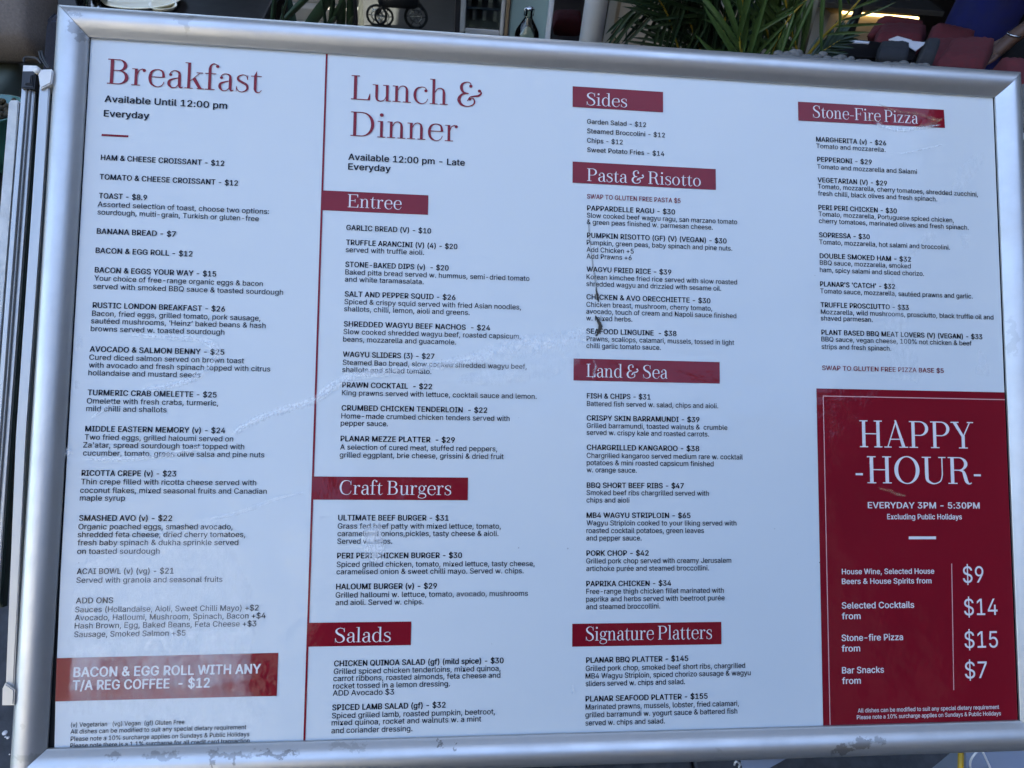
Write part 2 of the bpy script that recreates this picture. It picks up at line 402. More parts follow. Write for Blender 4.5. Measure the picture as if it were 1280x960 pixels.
HW, HH, RW = .5845, .4105, .036
PROF = [(0, -.020), (0, .0055), (.0012, .0082), (.004, .0112), (.008, .0136), (.013, .0150), (.018, .0148), (.0225, .0134), (.027, .0108), (.031, .0075), (.034, .0048), (.0355, .0036), (.036, .0028), (.036, .0004)]
RP = [(v.x, v.y) for v in catmull([(t_, h_, 0) for t_, h_ in PROF[1:-1]], 3)]
def rail(side, m):
    """mitred length of the snap frame; end caps and back keep their own vertices so the curve shades cleanly"""
    g = .00035; prof = [PROF[0]] + RP + [PROF[-1]]; n = len(prof); E = []
    for e in (0, 1):
        row = []
        for t, h in prof:
            if side in 'TB':
                s = 1 if side == 'T' else -1
                row.append(((HW + RW - t - g) * (1 if e else -1), s * (HH + RW - t), h))
            else:
                s = 1 if side == 'R' else -1
                row.append((s * (HW + RW - t), (HH + RW - t - g) * (1 if e else -1), h))
        E.append(row)
    vs_ = E[0][1:-1] + E[1][1:-1]; k = n - 2
    fs = [(i, i + 1, k + i + 1, k + i) for i in range(k - 1)]
    a, b_, c_ = Vector(vs_[5]), Vector(vs_[6]), Vector(vs_[k + 6])
    flip = (b_ - a).cross(c_ - b_).z < 0
    def add(poly):
        b0 = len(vs_); vs_.extend(poly); fs.append(tuple(range(b0, b0 + len(poly))))
    add([E[0][0], E[0][1], E[1][1], E[1][0]]); add([E[0][-2], E[0][-1], E[1][-1], E[1][-2]])
    add(E[0][::-1]); add(E[1])
    if flip: fs = [f[::-1] for f in fs]
    return bpart(raw('frame_rail', vs_, fs, m, None, True))
def stain(px, py, rx, ry, a=1.0):
    q = bp(px, py, .012); return (q.x, q.y, rx, ry, a)
st_top = [stain(232, 26, .012, .006, .35), stain(235, 36, .005, .007, .4), stain(92, 18, .014, .003, .5), stain(1115, 82, .006, .003, .3)]
st_left = [stain(93, 33, .007, .010, .6), stain(100, 45, .006, .008, .55), stain(36, 948, .016, .004, .35), stain(30, 905, .004, .004, .25)]
st_bot = [stain(1075, 928, .017, .007, .85), stain(1052, 938, .015, .006, .85), stain(1098, 925, .008, .006, .7), stain(205, 946, .024, .0035, .6), stain(345, 944, .026, .0028, .9),
          stain(268, 948, .002, .011, .8), stain(295, 948, .002, .010, .8), stain(285, 944, .03, .003, .7), stain(140, 948, .01, .003, .6), stain(435, 935, .022, .003, .35),
          stain(549, 931, .004, .0018, 1), stain(569, 935, .004, .0018, .9), stain(900, 935, .006, .003, .3)]
rail('T', aluminium('aluminium_top', st_top)); rail('B', aluminium('aluminium_bottom', st_bot))
rail('L', aluminium('aluminium_left', st_left, 'Y')); rail('R', aluminium('aluminium_right', [stain(1268, 420, .004, .03, .25)], 'Y'))

bpart(box('backing_board', (-HW - .02, -HH - .02, -.012), (HW + .02, HH + .02, -.004), M['black_void']))
PO = [(-.5838, .420), (-.5832, .0), (-.5826, -.22), (-.5808, -.34), (-.5780, -.420), (.5830, -.420), (.5836, .420)]      # its left edge bows away from the rail low down
poster = bpart(raw('poster', [(x, y, -.0006) for x, y in PO] + [(x, y, -.003) for x, y in PO],
                   [tuple(range(7)), tuple(range(7, 14))[::-1]] + [(i, i + 7, (i + 1) % 7 + 7, (i + 1) % 7) for i in range(7)], M['paper']))

# -- printed colour fields (millimetres)
def flat(name, pts, z, m, parent=poster):
    return raw(name, [(x / 1000, y / 1000, z) for x, y in pts], [tuple(range(len(pts)))], m, parent)
def rect(name, x0, y0, x1, y1, m, z=.0):
    return flat(name, [(x0, y0), (x1, y0), (x1, y1), (x0, y1)], z, m)
RED = M['red_ink']
b_ = flat('banner', [(-580.0, -360.8), (-339.1, -360.2), (-339.1, -311.8), (-581.2, -313.6)], 0, RED); b_['label'] = 'wide crimson banner for the bacon and egg roll offer'
for x0, y0, x1, y1 in [(-306.4, 213.1, -177.8, 237.8), (-306.2, -136.0, -122.9, -108.8), (-305.6, -305.4, -187.2, -278.2), (2.5, 362.0, 121.3, 389.3),
                       (3.0, 262.8, 191.0, 290.4), (5.6, 11.8, 193.6, 39.2), (5.8, -310.3, 192.4, -283.3)]:
    rect('banner', x0, y0, x1, y1, RED)
flat('banner', [(304.5, 362.0), (511.8, 364.0), (511.0, 389.3), (304.5, 387.8)], 0, RED)
hp = rect('happy_hour_panel', 322.0, -419, 583.0, 8.3, RED); hp['label'] = 'crimson happy hour panel with thin pale border'
rect('rule', -565.2, 291.2, -534.7, 293.8, RED, .00005)
rect('rule', -307.6, -419, -305.2, 419, RED, .00005)
rect('border_line', 330.4, -1.9, 583, -.8, M['pink_line'], .0001)
rect('border_line', 330.4, -419, 331.5, -1.9, M['pink_line'], .0001)
rect('rule', 442.3, -182.9, 479.6, -179.4, M['white_ink'], .0001)
flat('rule', [(499.4, -213.9), (496.5, -371.6), (497.5, -371.6), (500.5, -213.9)], .0001, M['pink_line'])
rect('hyphen', 372.4, -102.0, 382.3, -99.4, M['white_ink'], .0001); rect('hyphen', 535.1, -102.1, 544.9, -99.5, M['white_ink'], .0001)

# -- a high contrast serif for the headings, drawn as stems, hairlines, bowls and ball terminals
class G:
    def __init__(s): s.q = []          # list of polygons
    def rect(s, x0, y0, x1, y1): s.q.append([(x0, y0), (x1, y0), (x1, y1), (x0, y1)]); return s
    def poly(s, *p): s.q.append(list(p)); return s
    def dot(s, x, y, r): s.q.append([(x + r * math.cos(a * math.pi / 8), y + r * math.sin(a * math.pi / 8)) for a in range(16)]); return s
    def ring(s, cx, cy, rx, ry, a0, a1, wx, wy, n=22):
        for i in range(n):
            A = [R(a0 + (a1 - a0) * k / n) for k in (i, i + 1)]
            o = [(cx + rx * math.cos(a), cy + ry * math.sin(a)) for a in A]
            q = [(cx + (rx - wx) * math.cos(a), cy + (ry - wy) * math.sin(a)) for a in A]
            s.q.append([o[0], o[1], q[1], q[0]])
        return s
    def stroke(s, *pts, k=5):
        P = catmull([(x, y, w_) for x, y, w_ in pts], k)
        L_, R_ = [], []
        for i, p in enumerate(P):
            a = P[max(i - 1, 0)]; b = P[min(i + 1, len(P) - 1)]
            t = Vector((b.x - a.x, b.y - a.y)); t = t.normalized() if t.length else Vector((1, 0))
            nx, ny = -t.y, t.x; w2 = max(p.z, 16) / 2
            L_.append((p.x + nx * w2, p.y + ny * w2)); R_.append((p.x - nx * w2, p.y - ny * w2))
        for i in range(len(P) - 1): s.q.append([L_[i], L_[i + 1], R_[i + 1], R_[i]])
        return s
    def serif(s, x0, x1, y, h=24): return s.rect(x0, y, x1, y + h)
H_ = 26; S_ = 84; s_ = 74
def glyph(c):
    g = G(); h = H_; S = S_; s = s_
    if c == 'B':
        g.rect(90, 0, 90 + S, 700).serif(25, 300, 0, h).serif(25, 290, 700 - h, h).ring(290, 535, 205, 165, -90, 90, S, h).rect(170, 370, 300, 370 + h).ring(300, 198, 240, 198, -90, 90, S + 4, h); a = 590
    elif c == 'C':
        g.stroke((600, 500, 24), (560, 640, 24), (390, 706, 26), (190, 620, 62), (100, 350, 90), (190, 80, 62), (390, -6, 26), (550, 50, 24), (620, 190, 22)).poly((588, 480), (612, 480), (612, 705), (600, 705)); a = 680
    elif c == 'D':
        g.rect(90, 0, 90 + S, 700).serif(25, 320, 0, h).serif(25, 320, 700 - h, h).ring(310, 350, 330, 350, -90, 90, S + 4, h); a = 700
    elif c in 'EF':
        g.rect(90, 0, 90 + S, 700).serif(25, 540, 700 - h, h).poly((540, 700), (480, 690), (522, 540), (540, 540)).rect(170, 350, 400, 350 + h).rect(386, 270, 408, 455)
        if c == 'E': g.serif(25, 560, 0, h).poly((560, 0), (490, 10), (545, 175), (565, 175))
        else: g.serif(25, 250, 0, h)
        a = 610 if c == 'E' else 570
    elif c == 'H':
        for x in (95, 470): g.rect(x, 0, x + S, 700).serif(x - 65, x + S + 65, 0, h).serif(x - 65, x + S + 65, 700 - h, h)
        g.rect(170, 340, 480, 340 + h); a = 650
    elif c == 'A':
        g.poly((95, 0), (122, 0), (338, 640), (322, 690)).poly((300, 715), (345, 715), (585, 0), (490, 0)).rect(165, 205, 520, 205 + h).serif(20, 210, 0, h).serif(410, 650, 0, h); a = 660
    elif c == 'L':
        g.rect(90, 0, 90 + S, 700).serif(25, 240, 700 - h, h).serif(25, 520, 0, h).poly((520, 0), (450, 12), (505, 190), (525, 190)); a = 560
    elif c == 'O':
        g.ring(350, 350, 310, 362, 0, 360, S + 8, h, 40); a = 700
    elif c == 'P':
        g.rect(90, 0, 90 + S, 700).serif(25, 250, 0, h).serif(25, 310, 700 - h, h).rect(170, 315, 310, 315 + h).ring(300, 507, 235, 193, -90, 90, S, h); a = 570
    elif c == 'R':
        g.rect(90, 0, 90 + S, 700).serif(25, 250, 0, h).serif(25, 300, 700 - h, h).rect(170, 345, 300, 345 + h).ring(290, 522, 225, 178, -90, 90, S, h)
        g.stroke((300, 358, 26), (400, 325, 60), (440, 220, 84), (480, 70, 80), (540, 5, 40), (610, 30, 20)); a = 630
    elif c == 'S':
        g.stroke((462, 520, 22), (430, 650, 24), (280, 702, 26), (135, 630, 56), (110, 520, 84), (200, 415, 88), (350, 330, 92), (440, 220, 88), (430, 80, 60), (280, -4, 26), (130, 40, 24), (70, 190, 20))
        g.poly((452, 505), (474, 505), (474, 704), (462, 704)).poly((60, -4), (72, -4), (82, 205), (60, 205)); a = 540
    elif c == 'U':
        g.rect(95, 225, 95 + S, 700).serif(25, 250, 700 - h, h).stroke((137, 235, S), (160, 80, 70), (310, 2, 30), (470, 70, 26), (520, 235, 26)).rect(507, 225, 533, 700).serif(430, 610, 700 - h, h); a = 640
    elif c == 'Y':
        g.poly((45, 700), (140, 700), (350, 330), (290, 300)).poly((505, 700), (535, 700), (355, 320), (325, 330)).rect(285, 0, 285 + S, 340).serif(210, 445, 0, h).serif(0, 215, 700 - h, h).serif(440, 610, 700 - h, h); a = 610
    elif c == 'a':
        g.stroke((95, 360, 22), (130, 440, 22), (220, 478, 26), (320, 430, 56), (336, 320, s)).dot(112, 362, 40).rect(336 - s / 2, 70, 336 + s / 2, 330)
        g.stroke((330, 285, 20), (200, 250, 34), (95, 190, 62), (82, 90, s), (150, 0, 34), (250, 10, 22), (310, 90, 20)).stroke((336, 80, s), (365, 8, 44), (425, 30, 18)); a = 440
    elif c == 'r':
        g.rect(95, 0, 95 + s, 470).serif(25, 245, 0, 22).serif(30, 110, 448, 22).stroke((162, 300, 20), (200, 420, 22), (300, 474, 26)).dot(325, 430, 44); a = 390
    elif c == 'e':
        g.rect(90, 256, 430, 278).stroke((418, 262, s), (385, 425, 50), (255, 478, 24), (125, 410, 56), (82, 240, s + 4), (125, 70, 58), (265, -8, 24), (385, 45, 20), (430, 140, 18)); a = 470
    elif c == 'k':
        g.rect(90, 0, 90 + s, 735).serif(25, 235, 0, 22).serif(25, 110, 713, 22).poly((160, 200), (160, 226), (385, 455), (410, 455)).poly((215, 270), (285, 325), (465, 0), (370, 0)).serif(310, 470, 448, 22).serif(330, 510, 0, 22); a = 500
    elif c == 'f':
        g.rect(105, 0, 105 + s, 600).serif(30, 275, 0, 22).rect(25, 448, 300, 470).stroke((142, 590, s), (165, 690, 46), (240, 742, 26), (325, 700, 22)).dot(325, 672, 44); a = 320
    elif c == 's':
        g.stroke((322, 350, 18), (295, 450, 20), (200, 478, 24), (95, 420, 46), (95, 330, 62), (195, 262, 68), (310, 190, 68), (320, 70, 52), (210, -6, 24), (100, 20, 20), (55, 130, 18)).poly((314, 340), (334, 340), (334, 475), (322, 475)).poly((46, -4), (58, -4), (68, 140), (46, 140)); a = 380
    elif c == 't':
        g.poly((105, 80), (105 + s, 80), (105 + s, 620), (150, 560), (105, 470)).rect(30, 448, 300, 470).stroke((142, 90, s), (170, 15, 46), (245, 0, 24), (305, 70, 18)); a = 320
    elif c == 'u':
        g.rect(90, 110, 90 + s, 470).serif(20, 110, 448, 22).stroke((127, 120, s), (150, 25, 52), (245, -4, 26), (330, 40, 20), (372, 130, 18)).rect(365, 0, 365 + s, 470).serif(290, 380, 448, 22).serif(430, 505, 0, 22); a = 520
    elif c in 'nh':
        g.rect(90, 0, 90 + s, 470 if c == 'n' else 735).serif(25, 235, 0, 22).serif(25, 110, 448 if c == 'n' else 713, 22).stroke((162, 340, 18), (215, 440, 22), (300, 474, 26), (378, 425, 52), (398, 320, s)).rect(398 - s / 2, 0, 398 + s / 2, 330).serif(295, 505, 0, 22); a = 525
    elif c == 'c':
        g.stroke((395, 370, 20), (360, 450, 22), (255, 478, 24), (125, 410, 56), (82, 240, s + 4), (125, 70, 58), (260, -8, 24), (375, 45, 20), (420, 140, 18)).dot(370, 375, 44); a = 450
    elif c == 'i':
        g.rect(90, 0, 90 + s, 470).serif(25, 230, 0, 22).serif(25, 110, 448, 22).dot(125, 645, 52); a = 255
    elif c == 'l':
        g.rect(90, 0, 90 + s, 735).serif(25, 230, 0, 22).serif(25, 110, 713, 22); a = 255
    elif c == 'd':
        g.stroke((370, 380, 18), (320, 450, 22), (240, 478, 26), (120, 400, 56), (82, 235, s + 4), (120, 70, 56), (230, -8, 26), (320, 30, 22), (375, 110, 18)).rect(365, 0, 365 + s, 735).serif(290, 380, 713, 22).serif(430, 505, 0, 22); a = 520
    elif c == 'g':
        g.ring(215, 320, 160, 158, 0, 360, 66, 22, 26).stroke((120, 200, 20), (85, 140, 34), (130, 85, 56), (290, 70, 70), (400, 10, 56), (400, -110, 34), (230, -175, 22), (65, -125, 34), (60, -40, 28), (140, 25, 22)).stroke((330, 420, 20), (385, 470, 26)).dot(415, 450, 36); a = 450
    elif c == 'o':
        g.ring(245, 235, 208, 245, 0, 360, s + 4, 22, 30); a = 490
    elif c == 'z':
        g.rect(55, 446, 400, 470).rect(40, 0, 420, 24).poly((40, 10), (130, 10), (400, 460), (312, 460)).poly((50, 470), (70, 470), (68, 350), (50, 350)).poly((400, 0), (420, 0), (420, 135), (405, 135)); a = 460
    elif c == '&':
        g.stroke((395, 590, 24), (370, 680, 26), (275, 704, 28), (160, 640, 62), (135, 520, 84), (195, 400, 56), (330, 372, 24))
        g.stroke((330, 372, 26), (160, 340, 50), (75, 190, 92), (140, 40, 66), (300, -6, 28), (450, 50, 40), (490, 150, 44), (440, 240, 26), (350, 215, 22)).dot(385, 590, 46).dot(362, 205, 40)
        g.stroke((300, 150, 22), (360, 260, 26), (470, 300, 44), (590, 320, 62), (665, 400, 44), (640, 470, 24)).dot(618, 462, 46); a = 700
    elif c == '-':
        g.rect(40, 215, 280, 245); a = 320
    else: a = 200
    return g.q, a

def heading(text, x, y, width, cap, m, parent=poster):
    polys = []; pen = 0
    for c in text:
        q, a = glyph(c)
        for p in q: polys.append([(u + pen, v) for u, v in p])
        pen += a
    x0 = min(u for p in polys for u, v in p); x1 = max(u for p in polys for u, v in p)
    kx = width / (x1 - x0); ky = cap / 700
    vs_, fs = [], []
    for i, p in enumerate(polys):
        b = len(vs_); z = .00012 + (i % 40) * .000006
        vs_ += [(((u - x0) * kx + x) / 1000, (v * ky + y) / 1000, z) for u, v in p]
        area = sum(p[j][0] * p[(j + 1) % len(p)][1] - p[(j + 1) % len(p)][0] * p[j][1] for j in range(len(p)))
        f = tuple(range(b, b + len(p))); fs.append(f if area > 0 else f[::-1])
    return raw('heading_text', vs_, fs, m, parent)

KIND = dict(b=(6.4, 22, 'ink'), r=(6.25, 7, 'ink'), s=(7.9, 22, 'ink'), m=(6.1, 13, 'ink'), x=(5.9, 13, 'red_ink'), wb=(10.5, 22, 'white_ink'), f=(4.9, 5, 'ink'), fb=(4.9, 12, 'ink'),
            ws=(7.7, 14, 'white_ink'), wt=(6.6, 14, 'white_ink'), wp=(20.5, 0, 'white_ink'), wf=(4.9, 8, 'white_ink'))
GLYPHS = {
'$': (447, ["202,-74 202,583 244,583 244,-74","224,-9 188,-7 156,-1 128,9 102,23 81,40 64,60 51,83 42,109 38,137 104,137 108,118 114,102 123,88 136,76 150,66 166,59 185,53 204,50 224,49 246,50 267,54 286,60 303,69 317,79 329,92 338,106 344,122 346,139 344,154 340,168 332,179 322,189 296,205 184,239 145,253 112,269 86,289 67,313 56,341 52,372 54,400 62,425 75,448 92,468 113,484 138,498 165,508 195,514 227,516 259,514 289,508 316,498 340,484 360,468 377,449 390,427 398,403 401,378 337,378 332,402 320,421 302,437 280,449 254,456 225,459 185,454 167,448 152,440 139,430 129,418 121,405 117,391 115,376 117,359 122,345 131,334 142,324 155,315 312,264 344,248 359,238 384,213 395,198 402,180 407,161 408,139 406,112 399,87 386,64 370,43 349,25 323,11 294,0 261,-7"]),
'%': (676, ["175,283 155,284 137,289 121,297 107,308 95,320 86,335 80,351 76,369 76,431 80,448 87,464 96,479 107,492 121,503 137,511 155,515 175,517 196,515 214,511 230,503 244,492 255,479 264,464 270,448 274,431 276,412 276,388 274,369 270,351 264,335 255,320 244,308 230,297 214,289 196,284","175,327 191,329 203,335 212,346 218,358 222,372 222,428 219,441 213,454 204,464 191,470 175,473 160,470 148,464 138,454 132,441 128,428 128,372 132,358 138,346 147,335 160,329","501,-10 481,-8 462,-3 446,5 432,15 421,28 412,43 406,59 402,77 400,95 400,120 402,138 406,156 412,172 421,187 433,200 447,210 463,218 481,223 501,225 522,223 540,218 556,210 570,200 581,187 590,172 596,156 600,138 600,77 596,59 589,43 580,28 569,15 555,5 540,-3 521,-8","501,35 517,37 529,43 538,53 544,66 548,80 548,135 544,149 538,162 529,172 517,178 501,180 486,178 473,172 464,162 458,149 454,135 454,80 458,66 464,53 473,43 485,37","132,0 482,509 540,509 191,0"]),
'&': (448, ["197,-7 165,-5 136,1 110,12 88,26 69,42 54,62 43,84 36,108 34,133 36,154 40,173 47,189 58,205 70,220 85,235 101,249 262,405 260,420 255,434 245,445 233,454 219,459 201,461 151,440 138,411 138,386 145,363 159,340 204,284 438,0 364,0 171,231 153,254 96,327 87,344 81,361 77,379 75,398 77,420 82,440 91,458 102,474 117,488 134,499 154,507 176,512 200,513 224,512 246,507 266,499 283,488 297,475 308,459 317,442 322,424 324,404 323,389 320,375 309,349 301,336 256,293 154,217 135,202 121,188 110,174 103,161 98,146 97,131 98,115 102,101 109,87 118,76 143,57 158,51 193,46 213,48 232,52 251,59 269,69 286,81 301,95 315,112 327,131 336,151 343,174 348,198 349,224 408,224 406,194 403,167 397,144 389,124 371,92 333,47 315,30 294,17 271,7 246,-1 221,-5"]),
"'": (206, ["78,318 70,509 136,509 128,318"]),
'(': (273, ["89,207 90,244 94,283 101,324 109,364 119,403 132,441 145,477 160,510 177,539 236,539 219,503 204,466 191,428 179,390 169,351 161,313 156,276 152,241 151,207 152,176 155,145 160,115 167,83 188,16 202,-19 218,-57 236,-96 177,-96 150,-46 128,4 111,55 99,106 92,156"]),
')': (273, ["37,-96 56,-56 72,-18 86,18 97,52 106,85 113,116 118,147 121,177 122,207 121,241 117,276 112,313 104,351 94,390 82,428 69,466 54,503 37,539 97,539 113,510 128,477 142,441 154,403 164,364 173,323 179,283 183,244 184,207 182,156 174,104 161,53 144,3 123,-47 97,-96"]),
'+': (453, ["198,34 198,364 255,364 255,34","61,172 61,226 391,226 391,172"]),
',': (188, ["38,-119 68,71 137,71 84,-119"]),
'-': (453, ["337,244 337,188 114,188 114,244"]),
'.': (188, ["83,-3 73,1 63,9 55,18 51,29 51,53 55,64 63,73 73,81 83,85 95,87 107,85 118,81 128,73 135,64 140,53 140,29 135,18 128,9 118,1 107,-3"]),
'/': (249, ["235,533 71,-76 14,-76 178,533"]),
'0': (453, ["227,-7 191,-3 158,7 130,24 105,48 85,77 69,113 57,155 50,202 48,254 50,306 57,353 69,395 85,431 106,461 130,484 159,502 191,512 227,516 262,512 295,502 323,484 348,461 368,431 384,395 396,353 403,306 405,254 403,202 396,155 384,113 368,77 348,48 323,24 295,7 263,-3","227,50 250,52 271,60 290,74 306,92 320,116 330,144 338,176 342,213 344,254 342,295 338,332 330,365 320,393 306,416 290,435 271,449 250,457 227,460 203,457 182,449 163,435 147,416 134,393 123,365 115,332 111,295 109,254 111,213 115,176 123,144 134,116 147,92 163,74 182,60 203,52"]),
'1': (453, ["76,0 76,55 391,55 391,0","276,509 276,0 212,0 212,448 209,448 86,358 86,427 198,509"]),
'2': (453, ["64,0 64,47 234,229 282,282 311,327 316,341 319,356 320,371 319,389 315,405 308,419 298,431 287,441 273,449 258,455 224,460 205,458 188,454 172,447 159,438 148,427 139,413 132,398 128,381 127,362 66,362 68,391 75,418 86,442 102,464 121,482 143,496 168,507 196,513 225,516 254,513 281,507 306,497 328,482 346,465 361,445 372,423 379,398 381,372 380,354 377,336 371,318 363,299 351,280 336,259 317,235 294,209 267,180 153,60 153,57 389,57 389,0"]),
'3': (453, ["218,-7 188,-5 159,1 133,10 108,22 88,38 70,57 57,79 48,104 44,132 109,132 112,115 118,100 126,87 137,76 150,66 165,59 182,54 200,51 219,50 239,51 258,55 275,61 291,69 304,80 315,93 323,108 328,125 329,145 328,163 323,180 316,196 306,211 292,223 275,234 254,241 229,246 201,248 157,248 157,299 288,448 288,452 70,452 70,509 372,509 372,461 211,278 211,289 247,290 279,286 308,276 333,262 354,244 371,222 383,198 391,173 393,145 390,116 383,90 370,66 354,45 333,27 309,12 281,2 251,-5"]),
'4': (453, ["40,105 40,158 247,509 311,509 109,166 109,163 413,163 413,105","282,0 282,318 343,318 343,0"]),
'5': (453, ["221,-7 192,-5 165,1 140,11 118,25 99,41 83,60 71,82 63,105 60,130 122,130 125,115 130,102 138,89 148,78 160,68 173,60 188,54 204,51 221,50 241,51 259,56 276,64 291,75 304,89 314,104 322,122 326,141 328,162 326,183 321,203 314,221 303,237 290,251 275,262 257,270 238,275 218,277 201,276 184,273 167,268 152,262 139,255 128,246 67,253 96,509 366,509 366,452 151,452 134,301 148,311 178,325 194,330 212,333 229,334 252,332 274,328 294,321 313,311 330,299 345,285 358,269 370,251 379,231 386,210 390,187 391,163 388,132 381,102 369,76 352,52 332,32 309,15 282,3 253,-4"]),
'6': (453, ["226,-7 196,-4 168,3 142,15 119,31 100,51 84,74 73,101 66,130 64,162 65,187 71,212 80,239 93,268 112,302 137,340 252,509 322,509 151,261 145,261 184,302 208,311 235,314 265,312 291,305 316,295 337,280 355,262 370,240 380,215 387,187 389,157 387,127 379,98 368,73 352,50 333,30 310,14 284,3 257,-4","226,48 245,50 263,55 279,63 293,73 304,86 314,101 322,119 326,137 327,157 326,178 322,196 314,213 304,228 293,241 279,251 263,259 245,264 226,265 207,264 190,259 174,252 160,241 148,229 138,214 131,197 126,179 125,158 126,138 131,119 138,102 148,86 160,73 174,63 190,55 207,50"]),
'7': (453, ["97,0 323,448 323,452 62,452 62,509 391,509 391,449 165,0"]),
'8': (453, ["226,-7 193,-5 163,1 136,11 111,25 91,42 74,62 62,84 54,109 52,135 53,156 58,176 65,195 75,212 87,228 101,241 117,252 134,260 153,265 153,267 129,276 109,289 93,308 80,330 73,354 70,380 73,405 79,429 90,450 106,469 124,485 146,498 170,508 197,514 226,516 255,514 282,508 306,498 328,485 346,469 361,450 373,429 379,405 382,380 379,354 372,330 359,308 343,289 323,276 300,267 300,265 319,260 335,252 351,241 365,228 377,212 387,195 395,176 399,156 401,135 398,109 391,84 378,62 362,42 341,25 317,11 289,1 259,-5","226,49 248,50 267,54 285,60 300,69 313,79 323,91 331,106 335,121 337,139 335,157 330,173 322,189 312,202 283,223 265,230 247,234 226,235 206,234 187,230 169,223 140,202 130,189 122,173 117,157 115,139 117,121 121,106 129,91 139,79 152,69 167,60 185,54 205,50","226,290 244,291 260,294 274,300 287,308 298,318 307,330 314,344 318,359 319,376 318,392 314,407 308,420 299,432 288,442 275,449 260,455 244,459 226,460 208,459 192,455 177,449 164,442 153,432 138,407 134,392 133,376 134,359 138,344 145,330 154,318 165,308 178,300 193,294 209,291"]),
'9': (453, ["226,516 256,513 285,506 310,494 333,478 352,458 368,434 380,408 387,378 389,347 387,322 382,296 373,270 359,240 340,207 315,168 200,0 130,0 301,248 307,248 268,207 232,195 218,195 188,197 161,203 137,214 116,229 98,247 83,269 72,294 66,321 64,352 66,382 73,411 85,436 101,459 120,479 143,494 168,506 196,513","226,460 207,459 190,454 174,446 160,435 148,423 138,407 131,390 127,372 125,352 127,331 131,313 138,295 148,280 160,268 174,257 190,250 207,245 226,243 245,245 263,249 279,257 293,267 305,280 314,295 322,312 326,330 327,350 326,371 322,390 314,407 305,422 293,435 279,446 263,454 245,459"]),
':': (188, ["83,-3 73,1 63,9 55,18 51,29 51,53 55,64 63,73 73,81 83,85 95,87 107,85 118,81 128,73 135,64 140,53 140,29 135,18 128,9 118,1 107,-3","83,272 63,284 55,294 51,304 51,328 55,339 63,349 73,356 83,360 95,362 107,360 118,356 128,349 135,339 140,328 140,304 128,284 118,277 107,272"]),
'A': (480, ["16,0 201,509 276,509 463,0 395,0 287,302 232,478 245,478 233,437 222,402 213,371 191,302 85,0","110,142 110,199 370,199 370,142"]),
'B': (456, ["60,0 60,509 241,509 274,507 304,501 329,491 350,477 367,461 381,442 390,421 396,398 398,374 397,353 393,336 387,320 368,295 343,278 315,267 315,262 331,260 347,254 363,245 378,234 391,220 402,203 411,184 416,161 418,136 416,111 410,88 400,67 386,48 368,31 344,18 317,8 284,2 247,0","125,57 245,57 281,60 309,67 330,80 344,96 353,115 355,137 354,153 350,169 342,184 333,197 320,209 306,218 289,225 269,229 248,231 125,231","125,285 238,285 273,290 288,296 302,304 314,314 323,326 330,340 335,355 336,372 333,393 326,412 313,429 294,442 270,449 240,452 125,452"]),
'C': (510, ["267,-7 225,-3 186,7 150,25 119,49 92,79 70,115 53,157 44,203 40,254 44,305 53,352 70,393 92,429 119,459 150,484 186,501 225,512 267,516 293,514 317,511 340,504 362,496 383,485 402,471 419,456 435,438 448,418 459,397 467,373 473,348 408,348 404,365 389,395 380,407 344,437 330,444 300,453 267,456 237,453 209,445 184,432 161,414 141,391 125,364 113,332 106,295 103,254 106,213 113,177 125,145 141,117 161,94 184,76 210,63 237,56 267,53 300,56 330,65 344,72 369,90 389,114 397,128 404,144 408,160 473,160 467,135 459,112 448,91 435,71 420,53 402,38 383,24 363,13 341,5 317,-2 293,-6"]),
'D': (502, ["219,0 96,0 96,57 215,57 254,60 288,68 318,81 343,99 363,122 379,149 390,181 397,216 399,255 397,294 390,329 379,361 364,388 344,410 320,428 291,441 258,449 221,452 93,452 93,509 225,509 273,505 315,495 353,478 385,455 412,426 433,391 449,351 458,306 462,255 458,205 449,159 433,119 411,83 384,54 351,31 312,14 268,3","125,509 125,0 60,0 60,509"]),
'E': (419, ["60,0 60,509 372,509 372,452 125,452 125,286 355,286 355,229 125,229 125,57 375,57 375,0"]),
'F': (410, ["60,0 60,509 369,509 369,452 125,452 125,278 346,278 346,221 125,221 125,0"]),
'G': (520, ["269,-7 225,-3 185,7 149,25 118,49 91,79 69,116 53,157 43,203 40,254 43,305 53,352 69,393 91,429 117,459 149,484 184,501 223,512 265,516 291,514 316,510 340,504 363,494 384,483 403,469 421,453 436,436 449,416 460,395 468,373 474,349 408,349 402,365 378,406 368,417 344,436 330,443 300,453 265,456 236,453 209,445 183,432 160,414 141,392 125,364 113,332 106,295 103,254 106,213 113,177 125,145 141,117 161,95 184,76 210,63 238,56 269,53 296,55 322,61 345,71 365,85 382,102 396,123 407,147 413,173 415,202 434,199 283,199 283,256 478,256 478,200 475,160 466,124 451,91 431,62 406,38 377,19 344,5 308,-4"]),
'H': (517, ["60,0 60,509 125,509 125,289 392,289 392,509 457,509 457,0 392,0 392,232 125,232 125,0"]),
'I': (300, ["31,0 31,57 118,57 118,452 31,452 31,509 269,509 269,452 183,452 183,57 269,57 269,0"]),
'J': (396, ["185,-7 143,-2 106,11 75,33 52,63 38,100 33,145 33,173 98,173 98,145 100,117 108,93 122,74 139,61 160,53 185,50 209,53 230,61 248,74 261,93 269,117 272,145 272,509 336,509 336,145 332,100 318,63 294,33 263,11 227,-2"]),
'K': (467, ["104,145 104,216 139,261 199,331 212,344 364,509 448,509 231,276 228,276","60,0 60,509 125,509 125,334 124,225 125,193 125,0","372,0 188,259 228,309 449,0"]),
'L': (393, ["60,0 60,509 125,509 125,57 361,57 361,0"]),
